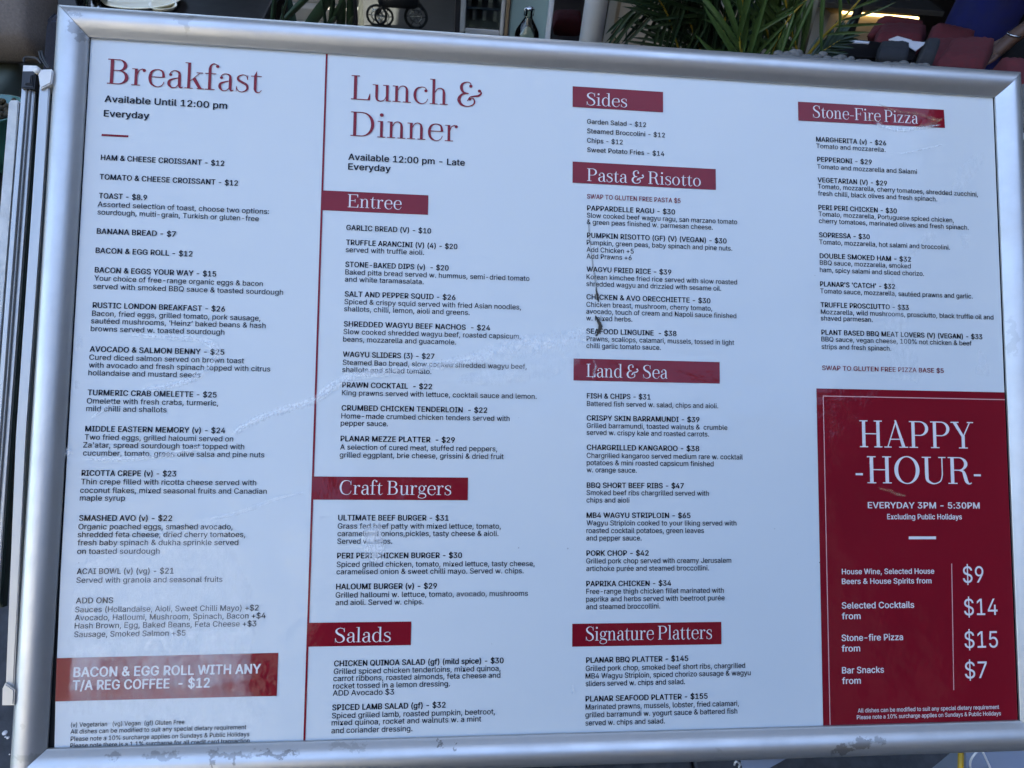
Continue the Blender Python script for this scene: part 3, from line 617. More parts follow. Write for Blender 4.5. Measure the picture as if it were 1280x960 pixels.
'M': (628, ["60,0 60,509 152,509 277,187 322,49 307,49 352,187 476,509 568,509 568,0 504,0 507,457 513,457 456,291 342,0 286,0 170,291 112,457 119,457 122,0"]),
'N': (523, ["60,0 60,509 136,509 343,183 388,107 414,55 405,54 399,509 463,509 463,0 387,0 202,290 108,452 119,454 125,0"]),
'O': (533, ["267,-7 225,-3 186,7 150,25 119,49 92,79 70,115 53,157 44,203 40,254 44,305 53,352 70,393 92,429 119,459 150,484 186,501 225,512 267,516 309,512 348,501 384,484 415,459 442,429 464,393 480,352 490,305 493,254 490,203 480,157 464,115 442,79 415,49 384,25 348,7 309,-3","267,53 296,55 324,63 349,76 372,94 392,116 408,144 420,176 428,213 430,254 428,295 420,332 408,365 392,392 372,415 349,433 324,446 296,453 267,456 237,453 210,445 184,433 161,415 142,392 125,364 113,332 106,295 103,254 106,213 113,176 125,144 142,117 161,94 184,76 210,63 237,55"]),
'P': (445, ["60,0 60,509 235,509 272,506 305,499 332,487 356,471 375,452 390,430 400,404 407,377 409,348 407,318 400,291 390,265 375,243 356,223 332,207 305,195 272,188 235,186 109,186 109,242 233,242 257,244 279,248 297,256 312,266 324,279 333,294 339,310 343,328 344,348 343,367 339,385 333,402 324,416 312,428 297,439 279,446 257,451 232,452 125,452 125,0"]),
'Q': (533, ["245,159 313,159 468,-48 401,-48 346,27 331,46","267,-7 225,-3 186,7 150,25 119,49 92,79 70,115 53,157 44,203 40,254 44,305 53,352 70,393 92,429 119,459 150,484 186,501 225,512 267,516 309,512 348,501 384,484 415,459 442,429 464,393 480,352 490,305 493,254 490,203 480,157 464,115 442,79 415,49 384,25 348,7 309,-3","267,53 296,55 324,63 349,76 372,94 392,116 408,144 420,176 428,213 430,254 428,295 420,332 408,365 392,392 372,415 349,433 324,446 296,453 267,456 237,453 210,445 184,433 161,415 142,392 125,364 113,332 106,295 103,254 106,213 113,176 125,144 142,117 161,94 184,76 210,63 237,55"]),
'R': (449, ["60,0 60,509 236,509 273,506 305,500 333,489 356,473 376,455 390,433 401,408 407,381 409,352 407,323 401,296 390,271 376,250 356,232 333,217 305,206 273,200 236,198 96,198 96,255 234,255 258,256 280,260 298,267 313,276 325,287 334,300 340,316 344,333 345,352 344,371 340,389 334,405 325,419 313,430 298,440 279,446 258,451 233,452 125,452 125,0","353,0 230,229 303,229 428,0"]),
'S': (447, ["224,-9 188,-7 156,-1 128,9 102,23 81,40 64,60 51,83 42,109 38,137 104,137 108,118 114,102 123,88 136,76 150,66 166,59 185,53 204,50 224,49 246,50 267,54 286,60 303,69 317,79 329,92 338,106 344,122 346,139 344,154 340,168 332,179 322,189 296,205 184,239 145,253 112,269 86,289 67,313 56,341 52,372 54,400 62,425 75,448 92,468 113,484 138,498 165,508 195,514 227,516 259,514 289,508 316,498 340,484 360,468 377,449 390,427 398,403 401,378 337,378 332,402 320,421 302,437 280,449 254,456 225,459 185,454 167,448 152,440 139,430 129,418 121,405 117,391 115,376 117,359 122,345 131,334 142,324 155,315 312,264 344,248 359,238 384,213 395,198 402,180 407,161 408,139 406,112 399,87 386,64 370,43 349,25 323,11 294,0 261,-7"]),
'T': (449, ["32,452 32,509 417,509 417,452 257,452 257,0 193,0 193,452"]),
'U': (517, ["259,-8 220,-6 186,2 154,15 126,33 103,55 85,80 71,108 63,140 60,173 60,509 124,509 124,178 126,155 132,133 141,113 153,95 169,80 187,68 208,59 232,53 259,52 285,53 309,59 331,68 349,80 364,95 377,113 385,133 391,155 393,178 393,509 457,509 457,173 454,140 446,108 433,80 414,55 391,33 363,15 332,2 297,-6"]),
'V': (480, ["204,0 16,509 84,509 192,206 207,164 248,31 235,31 247,71 257,107 290,206 395,509 463,509 278,0"]),
'W': (686, ["155,0 16,509 82,509 163,196 172,162 197,40 189,40 224,196 306,509 380,509 462,196 497,40 488,40 523,196 603,509 670,509 530,0 455,0 362,345 351,391 336,475 350,475 318,323 230,0"]),
'Y': (472, ["203,0 203,208 16,509 91,509 192,344 203,327 250,230 224,230 233,254 242,275 280,344 381,509 455,509 268,208 268,0"]),
'Z': (438, ["42,0 42,46 273,385 306,431 341,476 348,454 40,452 40,509 397,509 397,462 169,129 97,33 90,54 399,57 399,0"]),
'a': (389, ["160,-9 137,-7 115,-3 94,5 76,15 60,29 48,45 38,63 32,84 30,108 32,128 36,146 43,161 53,174 64,184 78,193 92,200 125,211 275,272 272,285 267,297 260,307 240,322 227,327 212,330 196,331 178,330 163,327 100,274 41,291 51,313 64,331 79,346 95,358 114,368 133,375 153,380 173,383 208,384 255,375 271,369 300,350 312,336 322,320 330,301 335,278 337,251 337,0 277,0 277,52 272,52 242,16 215,1 199,-4 181,-7","170,45 192,47 211,51 228,59 242,68 254,80 263,93 270,108 274,122 276,138 276,190 134,159 112,147 103,139 97,130 93,118 96,82 109,64 119,57 142,48"]),
'b': (424, ["229,-8 208,-7 189,-3 172,4 147,21 118,59 112,59 112,0 53,0 53,509 114,509 114,319 118,319 137,346 171,373 188,379 207,383 229,384 259,382 287,374 313,361 335,342 354,320 370,293 381,261 388,227 390,189 388,151 381,116 370,84 355,57 336,34 313,16 288,3 260,-6","220,47 242,49 262,55 279,66 294,80 306,97 316,117 323,139 327,163 328,189 327,215 323,239 316,261 307,281 295,298 280,311 262,322 243,328 220,330 198,328 178,322 161,312 147,299 134,282 125,263 118,241 114,216 113,189 114,162 118,138 125,115 135,95 147,78 162,65 179,55 198,49"]),
'c': (396, ["207,-8 174,-5 144,3 117,16 93,35 72,58 56,85 44,116 37,150 34,187 37,225 44,260 56,291 72,318 93,341 117,360 144,374 174,382 207,384 226,384 260,377 305,356 330,335 349,308 362,277 303,262 207,330 184,328 163,321 145,310 130,296 118,278 108,258 102,236 98,212 96,187 98,163 102,139 108,117 118,97 130,80 145,66 163,55 184,49 207,46 304,117 363,102 350,70 331,43 306,21 292,12 261,-1 244,-5"]),
'd': (424, ["195,-8 165,-6 137,3 111,16 89,34 70,57 55,84 43,116 36,151 34,189 36,227 43,261 55,293 70,320 89,342 112,361 137,374 165,382 196,384 218,383 237,379 253,373 267,364 306,319 311,319 311,509 372,509 372,0 313,0 313,59 307,59 266,12 252,4 236,-3 217,-7","205,47 226,49 246,55 263,65 278,78 290,95 299,115 306,138 310,162 312,189 310,216 306,241 300,263 290,282 278,299 263,312 246,322 227,328 205,330 182,328 162,322 145,311 130,298 118,281 108,261 102,239 98,215 96,189 98,163 102,139 109,117 118,97 130,80 145,66 162,55 182,49"]),
'e': (404, ["212,-8 177,-5 145,3 117,16 92,35 72,58 56,85 44,116 37,150 34,187 36,224 44,258 55,290 71,317 91,340 115,359 142,373 172,382 205,384 226,383 246,380 266,374 285,366 303,355 319,341 334,324 347,305 357,282 365,256 370,227 371,169 75,169 75,221 338,221 310,202 308,226 304,248 298,269 288,286 277,301 263,314 246,323 227,328 205,330 183,328 164,323 146,313 131,301 119,286 109,270 102,251 97,231 96,211 96,178 98,151 102,127 110,106 121,88 135,73 151,61 169,53 190,48 212,46 241,49 294,82 306,105 365,91 358,72 348,55 335,39 320,26 302,14 283,4 261,-3 237,-7"]),
'f': (254, ["228,379 228,327 6,327 6,379","81,0 81,432 82,452 87,470 96,486 107,499 120,510 135,519 152,525 169,529 243,521 227,468 178,472 164,468 154,460 147,449 143,435 142,419 142,0"]),
'g': (425, ["207,-151 180,-149 156,-146 134,-140 114,-132 97,-122 82,-110 59,-84 51,-69 101,-41 142,-82 154,-88 169,-93 187,-96 207,-97 236,-95 261,-87 282,-75 298,-58 308,-34 311,-6 311,68 306,68 287,41 266,23 252,16 236,10 217,6 195,5 165,7 138,14 113,27 90,43 71,65 55,90 43,120 36,154 34,191 36,229 43,263 55,293 71,320 90,342 112,361 138,374 166,382 196,384 218,383 237,379 253,373 267,365 279,356 308,319 313,319 313,379 372,379 372,-9 370,-40 363,-67 350,-90 334,-109 314,-124 291,-136 265,-144 237,-149","205,59 227,61 246,66 264,75 278,87 290,103 300,121 307,142 311,166 312,193 311,219 307,242 300,264 291,283 279,299 264,312 247,322 227,328 205,330 182,328 163,322 145,312 130,298 118,282 109,262 102,241 98,218 96,193 98,167 102,144 109,123 118,104 131,88 145,76 163,66 183,61"]),
'h': (410, ["114,227 114,0 53,0 53,509 114,509 114,287 102,287 116,319 132,344 152,362 175,374 200,382 227,384 252,383 275,377 295,369 313,356 328,340 341,321 350,298 355,271 357,240 357,0 296,0 296,235 293,263 286,286 273,304 256,318 235,326 210,329 192,328 176,324 161,317 147,308 136,297 126,283 119,266 115,248"]),
'i': (167, ["53,0 53,379 114,379 114,0","73,444 63,448 47,463 43,472 41,483 47,504 54,512 84,524 114,512 121,504 125,494 125,472 121,463 105,448 95,444"]),
'k': (381, ["110,137 110,212 121,212 284,379 360,379 184,199 177,199","53,0 53,509 114,509 114,0","294,0 148,186 191,229 372,0"]),
'l': (189, ["112,0 91,8 74,20 62,37 55,59 53,84 53,509 114,509 114,83 120,62 135,53 170,54 181,3"]),
'm': (610, ["53,0 53,379 112,379 112,295 108,295 114,314 122,331 132,346 144,358 158,368 172,376 187,382 203,385 219,386 245,383 268,375 287,361 303,342 314,320 321,295 312,295 318,312 326,329 337,343 350,356 364,366 381,375 398,381 417,385 437,386 458,385 478,380 497,372 514,361 529,346 541,328 550,307 555,283 557,255 557,0 496,0 496,254 493,279 485,298 473,313 456,323 438,329 419,330 402,329 387,326 374,320 363,312 353,302 345,290 336,263 335,247 335,0 274,0 274,260 272,280 265,297 253,311 238,322 220,328 199,330 185,329 171,326 158,320 145,312 135,302 126,289 119,274 115,257 114,238 114,0"]),
'n': (410, ["114,227 114,0 53,0 53,379 112,379 112,287 102,287 116,319 132,344 152,362 175,374 200,382 227,384 252,383 275,377 295,369 313,356 328,340 341,321 350,298 355,271 357,240 357,0 296,0 296,235 293,263 286,286 273,304 256,318 235,326 210,329 192,328 176,324 161,317 147,308 136,297 126,283 119,266 115,248"]),
'o': (415, ["207,-8 174,-5 144,3 117,16 93,35 72,58 56,85 44,116 37,150 34,187 37,225 44,260 56,291 72,318 93,341 117,360 144,374 174,382 207,384 241,382 271,374 299,360 323,341 343,318 359,291 371,260 379,225 381,187 379,150 371,116 359,85 343,58 323,35 299,16 271,3 241,-5","207,46 231,49 252,55 270,66 285,80 298,97 307,117 314,139 318,163 319,187 318,212 314,236 307,258 298,278 285,296 270,310 252,321 231,328 207,330 184,328 163,321 145,310 130,296 118,278 108,258 102,236 98,212 96,187 98,163 102,139 108,117 118,97 130,80 145,66 163,55 184,49"]),
'p': (424, ["53,-143 53,379 112,379 112,319 118,319 137,346 171,373 188,379 207,383 229,384 259,382 287,374 313,361 335,342 354,320 370,293 381,261 388,227 390,189 388,151 381,116 370,84 355,57 336,34 313,16 288,3 260,-6 229,-8 208,-7 189,-3 173,4 159,12 147,21 118,59 114,59 114,-143","220,47 242,49 262,55 279,66 294,80 306,97 316,117 323,139 327,163 328,189 327,215 323,239 316,261 307,281 295,298 280,311 262,322 243,328 220,330 198,328 178,322 161,312 147,299 134,282 125,263 118,241 114,216 113,189 114,162 118,138 125,115 135,95 147,78 162,65 179,55 198,49"]),
'q': (424, ["372,-143 311,-143 311,59 306,59 266,12 252,4 236,-3 217,-7 195,-8 165,-6 137,3 111,16 89,34 70,57 55,84 43,116 36,151 34,189 36,227 43,261 55,293 70,320 89,342 112,361 137,374 165,382 196,384 218,383 237,379 253,373 267,364 307,319 313,319 313,379 372,379","205,47 226,49 246,55 263,65 278,78 290,95 299,115 306,138 310,162 312,189 310,216 306,241 300,263 290,282 278,299 263,312 246,322 227,328 205,330 182,328 162,322 145,311 130,298 118,281 108,261 102,239 98,215 96,189 98,163 102,139 109,117 118,97 130,80 145,66 162,55 182,49"]),
'r': (259, ["53,0 53,379 112,379 112,321 115,321 124,339 137,354 152,367 171,377 191,383 243,384 243,322 174,321 159,315 146,306 135,296 126,284 119,269 115,254 114,237 114,0"]),
's': (365, ["182,-8 157,-7 133,-3 112,3 93,12 76,24 62,38 50,54 41,73 36,94 94,107 101,87 111,72 124,60 141,52 160,47 181,45 206,47 227,53 244,62 258,74 265,88 268,103 266,115 262,126 254,136 243,144 229,150 212,155 149,170 118,180 92,192 72,208 58,227 50,249 47,274 49,295 55,314 65,332 79,347 95,360 115,370 137,378 161,383 187,384 212,383 234,379 254,372 271,363 286,352 299,339 318,308 324,290 268,277 262,291 254,304 243,316 228,325 210,331 187,333 166,331 147,326 131,317 119,305 111,292 109,277 110,264 115,253 124,243 136,235 172,223 229,209 261,200 287,187 306,171 320,153 328,131 331,107 329,85 323,65 312,47 298,31 281,18 260,6 236,-2 210,-7"]),
't': (227, ["204,379 204,327 6,327 6,379","65,471 126,471 126,98 127,83 130,70 136,61 144,55 156,51 202,54 213,2 138,-1 113,7 92,21 77,41 68,64 65,93"]),
'u': (410, ["182,-5 158,-3 135,2 115,11 97,23 82,39 69,59 60,82 54,109 53,139 53,379 114,379 114,144 116,117 124,94 137,75 154,61 175,53 200,50 218,51 234,55 249,62 263,71 274,83 283,97 290,113 295,132 296,153 296,379 357,379 357,0 298,0 298,92 307,92 294,60 277,35 257,17 234,5 209,-3"]),
'v': (389, ["163,0 17,379 84,379 165,155 199,42 206,21 184,21 191,42 209,110 224,155 305,379 371,379 226,0"]),
'w': (567, ["138,0 23,379 87,379 133,214 175,41 165,41 192,163 252,379 316,379 362,214 382,136 402,41 391,41 480,379 545,379 429,0 368,0 319,172 277,338 291,338 248,172 199,0"]),
'x': (379, ["21,0 171,218 171,171 29,379 100,379 170,270 207,206 175,206 211,270 233,306 282,379 352,379 209,169 209,214 358,0 287,0 173,182 205,182 195,167 91,0"]),
'y': (389, ["47,-139 61,-86 138,-64 145,-51 151,-36 163,-1 17,379 84,379 165,155 187,87 199,42 206,21 184,21 224,155 305,379 371,379 204,-58 196,-77 187,-93 177,-107 165,-119 153,-128 139,-136 125,-141 109,-144"]),
'z': (380, ["42,0 42,46 254,320 254,323 48,323 48,379 333,379 333,331 126,60 126,56 339,56 339,0"]),
'é': (404, ["212,-8 177,-5 145,3 117,16 92,35 72,58 56,85 44,116 37,150 34,187 36,224 44,258 55,290 71,317 91,340 115,359 142,373 172,382 205,384 226,383 246,380 266,374 285,366 303,355 319,341 334,324 347,305 357,282 365,256 370,227 371,169 75,169 75,221 338,221 310,202 308,226 304,248 298,269 288,286 277,301 263,314 246,323 227,328 205,330 183,328 164,323 146,313 131,301 119,286 109,270 102,251 97,231 96,211 96,178 98,151 102,127 110,106 121,88 135,73 151,61 169,53 190,48 212,46 241,49 294,82 306,105 365,91 358,72 348,55 335,39 320,26 302,14 283,4 261,-3 237,-7","177,429 225,529 293,529 227,429"]),
'‘': (177, ["52,318 104,509 151,509 121,318"]),
'’': (177, ["52,318 82,509 151,509 98,318"]),
' ': (188, []),
}

LINES = '''
H|-562.5|355.9|179.9|Breakfast
s|-564.1|333.3|141.6|Available Until 12:00 pm
s|-564.1|315.3|51.9|Everyday
b|-564.6|262.0|141.7|HAM & CHEESE CROISSANT - $12
b|-564.7|238.5|158.6|TOMATO & CHEESE CROISSANT - $12
b|-564.4|215.6|54.5|TOAST - $8.9
r|-565.1|205.4|196.7|Assorted selection of toast, choose two options:
r|-564.8|196.0|184.7|sourdough, multi-grain, Turkish or gluten-free
b|-564.5|172.9|89.6|BANANA BREAD - $7
b|-564.5|149.8|109.6|BACON & EGG ROLL - $12
b|-564.2|126.6|137.5|BACON & EGGS YOUR WAY - $15
r|-564.2|116.9|191.8|Your choice of free-range organic eggs & bacon
r|-565.0|107.3|216.6|served with smoked BBQ sauce & toasted sourdough
b|-564.3|84.8|149.4|RUSTIC LONDON BREAKFAST - $26
r|-564.5|75.2|190.9|Bacon, fried eggs, grilled tomato, pork sausage,
r|-565.1|66.4|197.8|sautéed mushrooms, ‘Heinz’ baked beans & hash
r|-565.0|57.2|150.5|browns served w. toasted sourdough
b|-564.8|33.2|151.2|AVOCADO & SALMON BENNY - $25
r|-564.8|23.7|174.2|Cured diced salmon served on brown toast
r|-564.7|14.6|204.7|with avocado and fresh spinach topped with citrus
r|-564.8|5.6|125.2|hollandaise and mustard seeds
b|-564.4|-17.4|144.2|TURMERIC CRAB OMELETTE - $25
r|-564.8|-27.0|146.8|Omelette with fresh crabs, turmeric,
r|-564.9|-35.9|89.0|mild chilli and shallots
b|-564.8|-59.3|156.1|MIDDLE EASTERN MEMORY (v) - $24
r|-564.9|-68.8|165.6|Two fried eggs, grilled haloumi served on
r|-566.0|-77.8|179.6|Za'atar, spread sourdough toast topped with
r|-565.6|-87.0|202.5|cucumber, tomato, green olive salsa and pine nuts
b|-566.0|-110.0|104.3|RICOTTA CREPE (v) - $23
r|-566.0|-119.7|194.8|Thin crepe filled with ricotta cheese served with
r|-566.5|-129.5|207.7|coconut flakes, mixed seasonal fruits and Canadian
r|-566.3|-138.2|49.3|maple syrup
b|-565.9|-161.1|102.0|SMASHED AVO (v) - $22
r|-566.2|-170.7|170.3|Organic poached eggs, smashed avocado,
r|-566.4|-179.6|185.1|shredded feta cheese, dried cherry tomatoes,
r|-566.1|-188.7|177.3|fresh baby spinach & dukha sprinkle served
r|-565.9|-198.4|89.9|on toasted sourdough
b|-565.1|-220.9|105.7|ACAI BOWL (v) (vg) - $21
r|-565.0|-230.7|160.2|Served with granola and seasonal fruits
b|-564.3|-253.5|40.4|ADD ONS
r|-564.5|-263.4|201.4|Sauces (Hollandaise, Aioli, Sweet Chilli Mayo) +$2
r|-564.5|-272.4|209.6|Avocado, Halloumi, Mushroom, Spinach, Bacon +$4
r|-564.0|-281.3|199.0|Hash Brown, Egg, Baked Beans, Feta Cheese +$3
r|-564.0|-290.8|120.8|Sausage, Smoked Salmon +$5
wb|-562.4|-334.5|204.5|BACON & EGG ROLL WITH ANY
wb|-562.6|-348.9|148.5|T/A REG COFFEE  - $12
f|-562.0|-389.0|122.0|(v) Vegetarian   (vg) Vegan  (gf) Gluten Free
f|-562.0|-396.3|190.2|All dishes can be modified to suit any special dietary requirement
f|-561.5|-404.2|193.4|Please note a 10% surcharge applies on Sundays & Public Holidays
fb|-561.5|-411.5|194.0|Please note there is a 1.1% surcharge for all credit card transaction
H|-275.4|354.6|162.0|Lunch &
H|-274.7|308.1|131.8|Dinner
s|-276.6|277.6|143.3|Available 12:00 pm - Late
s|-276.4|265.3|51.8|Everyday
h|-275.5|218.2|65.3|Entree
b|-276.4|189.7|103.0|GARLIC BREAD (V) - $10
b|-276.1|171.4|135.3|TRUFFLE ARANCINI (V) (4) - $20
r|-276.3|162.5|94.7|served with truffle aioli.
b|-276.2|144.2|125.1|STONE-BAKED DIPS (v)  - $20
r|-276.0|134.8|225.3|Baked pitta bread served w. hummus, semi-dried tomato
r|-276.2|126.0|94.9|and white taramasalata.
b|-275.9|107.8|133.8|SALT AND PEPPER SQUID - $26
r|-275.9|98.5|215.0|Spiced & crispy squid served with fried Asian noodles,
r|-276.1|89.7|151.7|shallots, chilli, lemon, aioli and greens.
b|-276.0|71.2|177.3|SHREDDED WAGYU BEEF NACHOS  - $24
r|-276.0|61.9|215.1|Slow cooked shredded wagyu beef, roasted capsicum,
r|-276.2|52.7|135.8|beans, mozzarella and guacamole.
b|-275.9|34.3|109.6|WAGYU SLIDERS (3) - $27
r|-275.8|24.6|222.8|Steamed Bao bread, slow cooked shredded wagyu beef,
r|-276.1|15.9|106.5|shallots and sliced tomato.
b|-275.7|-2.6|107.3|PRAWN COCKTAIL  - $22
r|-275.7|-12.0|235.4|King prawns served with lettuce, cocktail sauce and lemon.
b|-275.6|-30.2|174.7|CRUMBED CHICKEN TENDERLOIN  - $22
r|-275.6|-39.7|202.3|Home-made crumbed chicken tenders served with
r|-276.0|-48.3|55.9|pepper sauce.
b|-275.7|-66.9|136.0|PLANAR MEZZE PLATTER  - $29
r|-275.9|-76.8|187.8|A selection of cured meat, stuffed red peppers,
r|-276.1|-86.1|196.0|grilled eggplant, brie cheese, grissini & dried fruit
h|-275.0|-129.7|131.9|Craft Burgers
b|-275.8|-160.2|130.3|ULTIMATE BEEF BURGER - $31
r|-275.9|-169.8|193.5|Grass fed beef patty with mixed lettuce, tomato,
r|-275.9|-178.6|190.7|caramelised onions,pickles, tasty cheese & aioli.
r|-275.9|-187.5|64.1|Served w. chips.
b|-275.6|-204.4|147.0|PERI PERI CHICKEN BURGER - $30
r|-275.8|-214.4|235.0|Spiced grilled chicken, tomato, mixed lettuce, tasty cheese,
r|-275.7|-222.9|221.6|caramelised onion & sweet chilli mayo. Served w. chips.
b|-275.7|-240.2|117.9|HALOUMI BURGER (v) - $29
r|-275.9|-249.7|227.4|Grilled halloumi w. lettuce, tomato, avocado, mushrooms
r|-275.8|-258.4|102.4|and aioli. Served w. chips.
h|-275.0|-301.0|64.2|Salads
b|-275.4|-328.1|198.4|CHICKEN QUINOA SALAD (gf) (mild spice) - $30
r|-275.5|-337.0|194.9|Grilled spiced chicken tenderloins, mixed quinoa,
r|-275.7|-345.0|195.0|carrot ribbons, roasted almonds, feta cheese and
r|-275.7|-353.5|135.3|rocket tossed in a lemon dressing.
r|-275.8|-361.5|70.4|ADD Avocado $3
b|-276.0|-377.8|131.0|SPICED LAMB SALAD (gf) - $32
r|-276.1|-386.8|189.5|Spiced grilled lamb, roasted pumpkin, beetroot,
r|-276.1|-394.8|173.4|mixed quinoa, rocket and walnuts w. a mint
r|-276.1|-403.6|92.9|and coriander dressing.
h|21.0|365.6|52.5|Sides
m|21.3|341.0|77.4|Garden Salad - $12
m|21.4|328.6|102.2|Steamed Broccolini - $12
m|21.4|316.2|46.5|Chips - $12
m|21.5|303.9|101.2|Sweet Potato Fries - $14
h|21.8|266.2|148.9|Pasta & Risotto
x|21.7|243.2|122.1|SWAP TO GLUTEN FREE PASTA $5
b|21.8|227.9|114.7|PAPPARDELLE RAGU - $30
r|21.6|218.7|197.3|Slow cooked beef wagyu ragu, san marzano tomato
r|21.6|210.1|164.6|& green peas finished w. parmesan cheese.
b|21.9|192.8|182.6|PUMPKIN RISOTTO (GF) (V) (VEGAN) - $30
r|21.5|183.6|190.4|Pumpkin, green peas, baby spinach and pine nuts.
r|21.4|174.6|60.7|Add Chicken +5
r|21.4|166.1|58.1|Add Prawns +6
b|21.5|149.3|109.6|WAGYU FRIED RICE - $39
r|21.5|139.8|196.4|Korean kimchee fried rice served with slow roasted
r|21.3|130.9|175.3|shredded wagyu and drizzled with sesame oil.
b|21.4|114.2|160.9|CHICKEN & AVO ORECCHIETTE - $30
r|21.4|104.7|163.1|Chicken breast, mushroom, cherry tomato,
r|21.3|96.0|195.0|avocado, touch of cream and Napoli sauce finished
r|21.3|87.4|59.0|w. mixed herbs.
b|21.4|70.8|116.1|SEAFOOD LINGUINE  - $38
r|21.8|61.5|191.3|Prawns, scallops, calamari, mussels, tossed in light
r|21.7|52.7|95.3|chilli garlic tomato sauce.
h|22.0|16.6|103.4|Land & Sea
b|22.5|-10.1|81.0|FISH & CHIPS - $31
r|22.6|-19.6|168.5|Battered fish served w. salad, chips and aioli.
b|22.4|-37.5|144.1|CRISPY SKIN BARRAMUNDI - $39
r|22.5|-46.7|180.4|Grilled barramundi, toasted walnuts &  crumble
r|22.5|-55.3|156.3|served w. crispy kale and roasted carrots.
b|22.6|-73.7|143.4|CHARGRILLED KANGAROO - $38
r|22.6|-83.5|200.0|Chargrilled kangaroo served medium rare w. cocktail
r|22.7|-92.4|161.7|potatoes & mini roasted capsicum finished
r|22.7|-101.2|63.0|w. orange sauce.
b|22.8|-120.1|123.0|BBQ SHORT BEEF RIBS - $47
r|22.6|-129.0|155.3|Smoked beef ribs chargrilled served with
r|22.6|-138.0|53.8|chips and aioli
b|22.7|-156.6|131.4|MB4 WAGYU STRIPLOIN - $65
r|22.8|-165.8|190.4|Wagyu Striploin cooked to your liking served with
r|22.6|-175.0|148.7|roasted cocktail potatoes, green leaves
r|22.4|-184.0|69.3|and pepper sauce.
b|22.7|-202.4|78.0|PORK CHOP - $42
r|22.5|-211.6|183.5|Grilled pork chop served with creamy Jerusalem
r|22.6|-220.7|154.7|artichoke purée and steamed broccollini.
b|22.7|-239.0|106.3|PAPRIKA CHICKEN - $34
r|22.7|-248.1|173.3|Free-range thigh chicken fillet marinated with
r|22.5|-257.2|174.4|paprika and herbs served with beetroot purée
r|22.6|-266.3|92.3|and steamed broccollini.
h|22.7|-303.4|157.5|Signature Platters
b|22.8|-329.6|127.3|PLANAR BBQ PLATTER - $145
r|22.5|-339.2|199.8|Grilled pork chop, smoked beef short ribs, chargrilled
r|22.3|-348.1|206.9|MB4 Wagyu Striploin, spiced chorizo sausage & wagyu
r|22.4|-357.0|123.3|sliders served w. chips and salad.
b|22.4|-374.9|151.8|PLANAR SEAFOOD PLATTER - $155
r|22.5|-384.3|191.1|Marinated prawns, mussels, lobster, fried calamari,
r|22.3|-393.4|189.3|grilled barramundi w. yogurt sauce & battered fish
r|22.4|-402.8|97.9|served w. chips and salad.
h|325.0|367.5|147.9|Stone-Fire Pizza
b|328.4|335.0|98.3|MARGHERITA (v) - $26
r|328.5|326.0|97.0|Tomato and mozzarella.
b|329.3|307.8|76.4|PEPPERONI - $29
r|329.1|298.1|140.2|Tomato and mozzarella and Salami
b|329.4|280.0|96.9|VEGETARIAN (V) - $29
r|329.5|271.5|226.3|Tomato, mozzarella, cherry tomatoes, shredded zucchini,
r|329.5|262.1|167.3|fresh chilli, black olives and fresh spinach.
b|329.6|243.1|109.4|PERI PERI CHICKEN - $30
r|329.7|234.4|189.9|Tomato, mozzarella, Portuguese spiced chicken,
r|330.0|225.3|210.6|cherry tomatoes, marinated olives and fresh spinach.
b|329.8|206.5|70.2|SOPRESSA - $30
r|329.8|197.1|182.9|Tomato, mozzarella, hot salami and broccolini.
b|330.0|178.6|127.0|DOUBLE SMOKED HAM - $32
r|330.1|169.7|126.2|BBQ sauce, mozzarella, smoked
r|329.9|160.2|144.8|ham, spicy salami and sliced chorizo.
b|329.8|141.4|103.6|PLANAR'S 'CATCH' - $32
r|329.8|132.3|212.8|Tomato sauce, mozzarella, sautéed prawns and garlic.
b|329.9|114.1|121.9|TRUFFLE PROSCIUTTO - $33
r|330.0|105.0|241.3|Mozzarella, wild mushrooms, prosciutto, black truffle oil and
r|329.8|96.7|71.2|shaved parmesan.
b|330.2|78.1|224.2|PLANT BASED BBQ MEAT LOVERS (V) (VEGAN) - $33
r|330.0|69.3|208.8|BBQ sauce, vegan cheese, 100% not chicken & beef
r|330.0|59.6|95.6|strips and fresh spinach.
x|330.2|32.1|167.8|SWAP TO GLUTEN FREE PIZZA BASE $5
HW|379.2|-66.2|157.3|HAPPY
HW|388.2|-112.1|143.9|HOUR
ws|387.8|-143.7|153.8|EVERYDAY 3PM - 5:30PM
wt|413.7|-157.6|102.5|Excluding Public Holidays
wt|350.8|-226.4|124.8|House Wine, Selected House
wt|350.5|-238.5|120.9|Beers & House Spirits from
ws|349.7|-268.9|97.1|Selected Cocktails
ws|349.4|-282.0|25.0|from
ws|348.5|-308.7|82.0|Stone-fire Pizza
ws|348.2|-321.7|24.6|from
ws|348.1|-348.3|55.7|Bar Snacks
ws|347.8|-361.1|24.8|from
wp|514.7|-238.0|28.5|$9
wp|514.8|-279.0|46.2|$14
wp|513.8|-319.9|46.0|$15
wp|512.9|-357.6|30.2|$7
wf|367.7|-396.2|190.2|All dishes can be modified to suit any special dietary requirement
wf|366.2|-404.2|193.9|Please note a 10% surcharge applies on Sundays & Public Holidays
'''
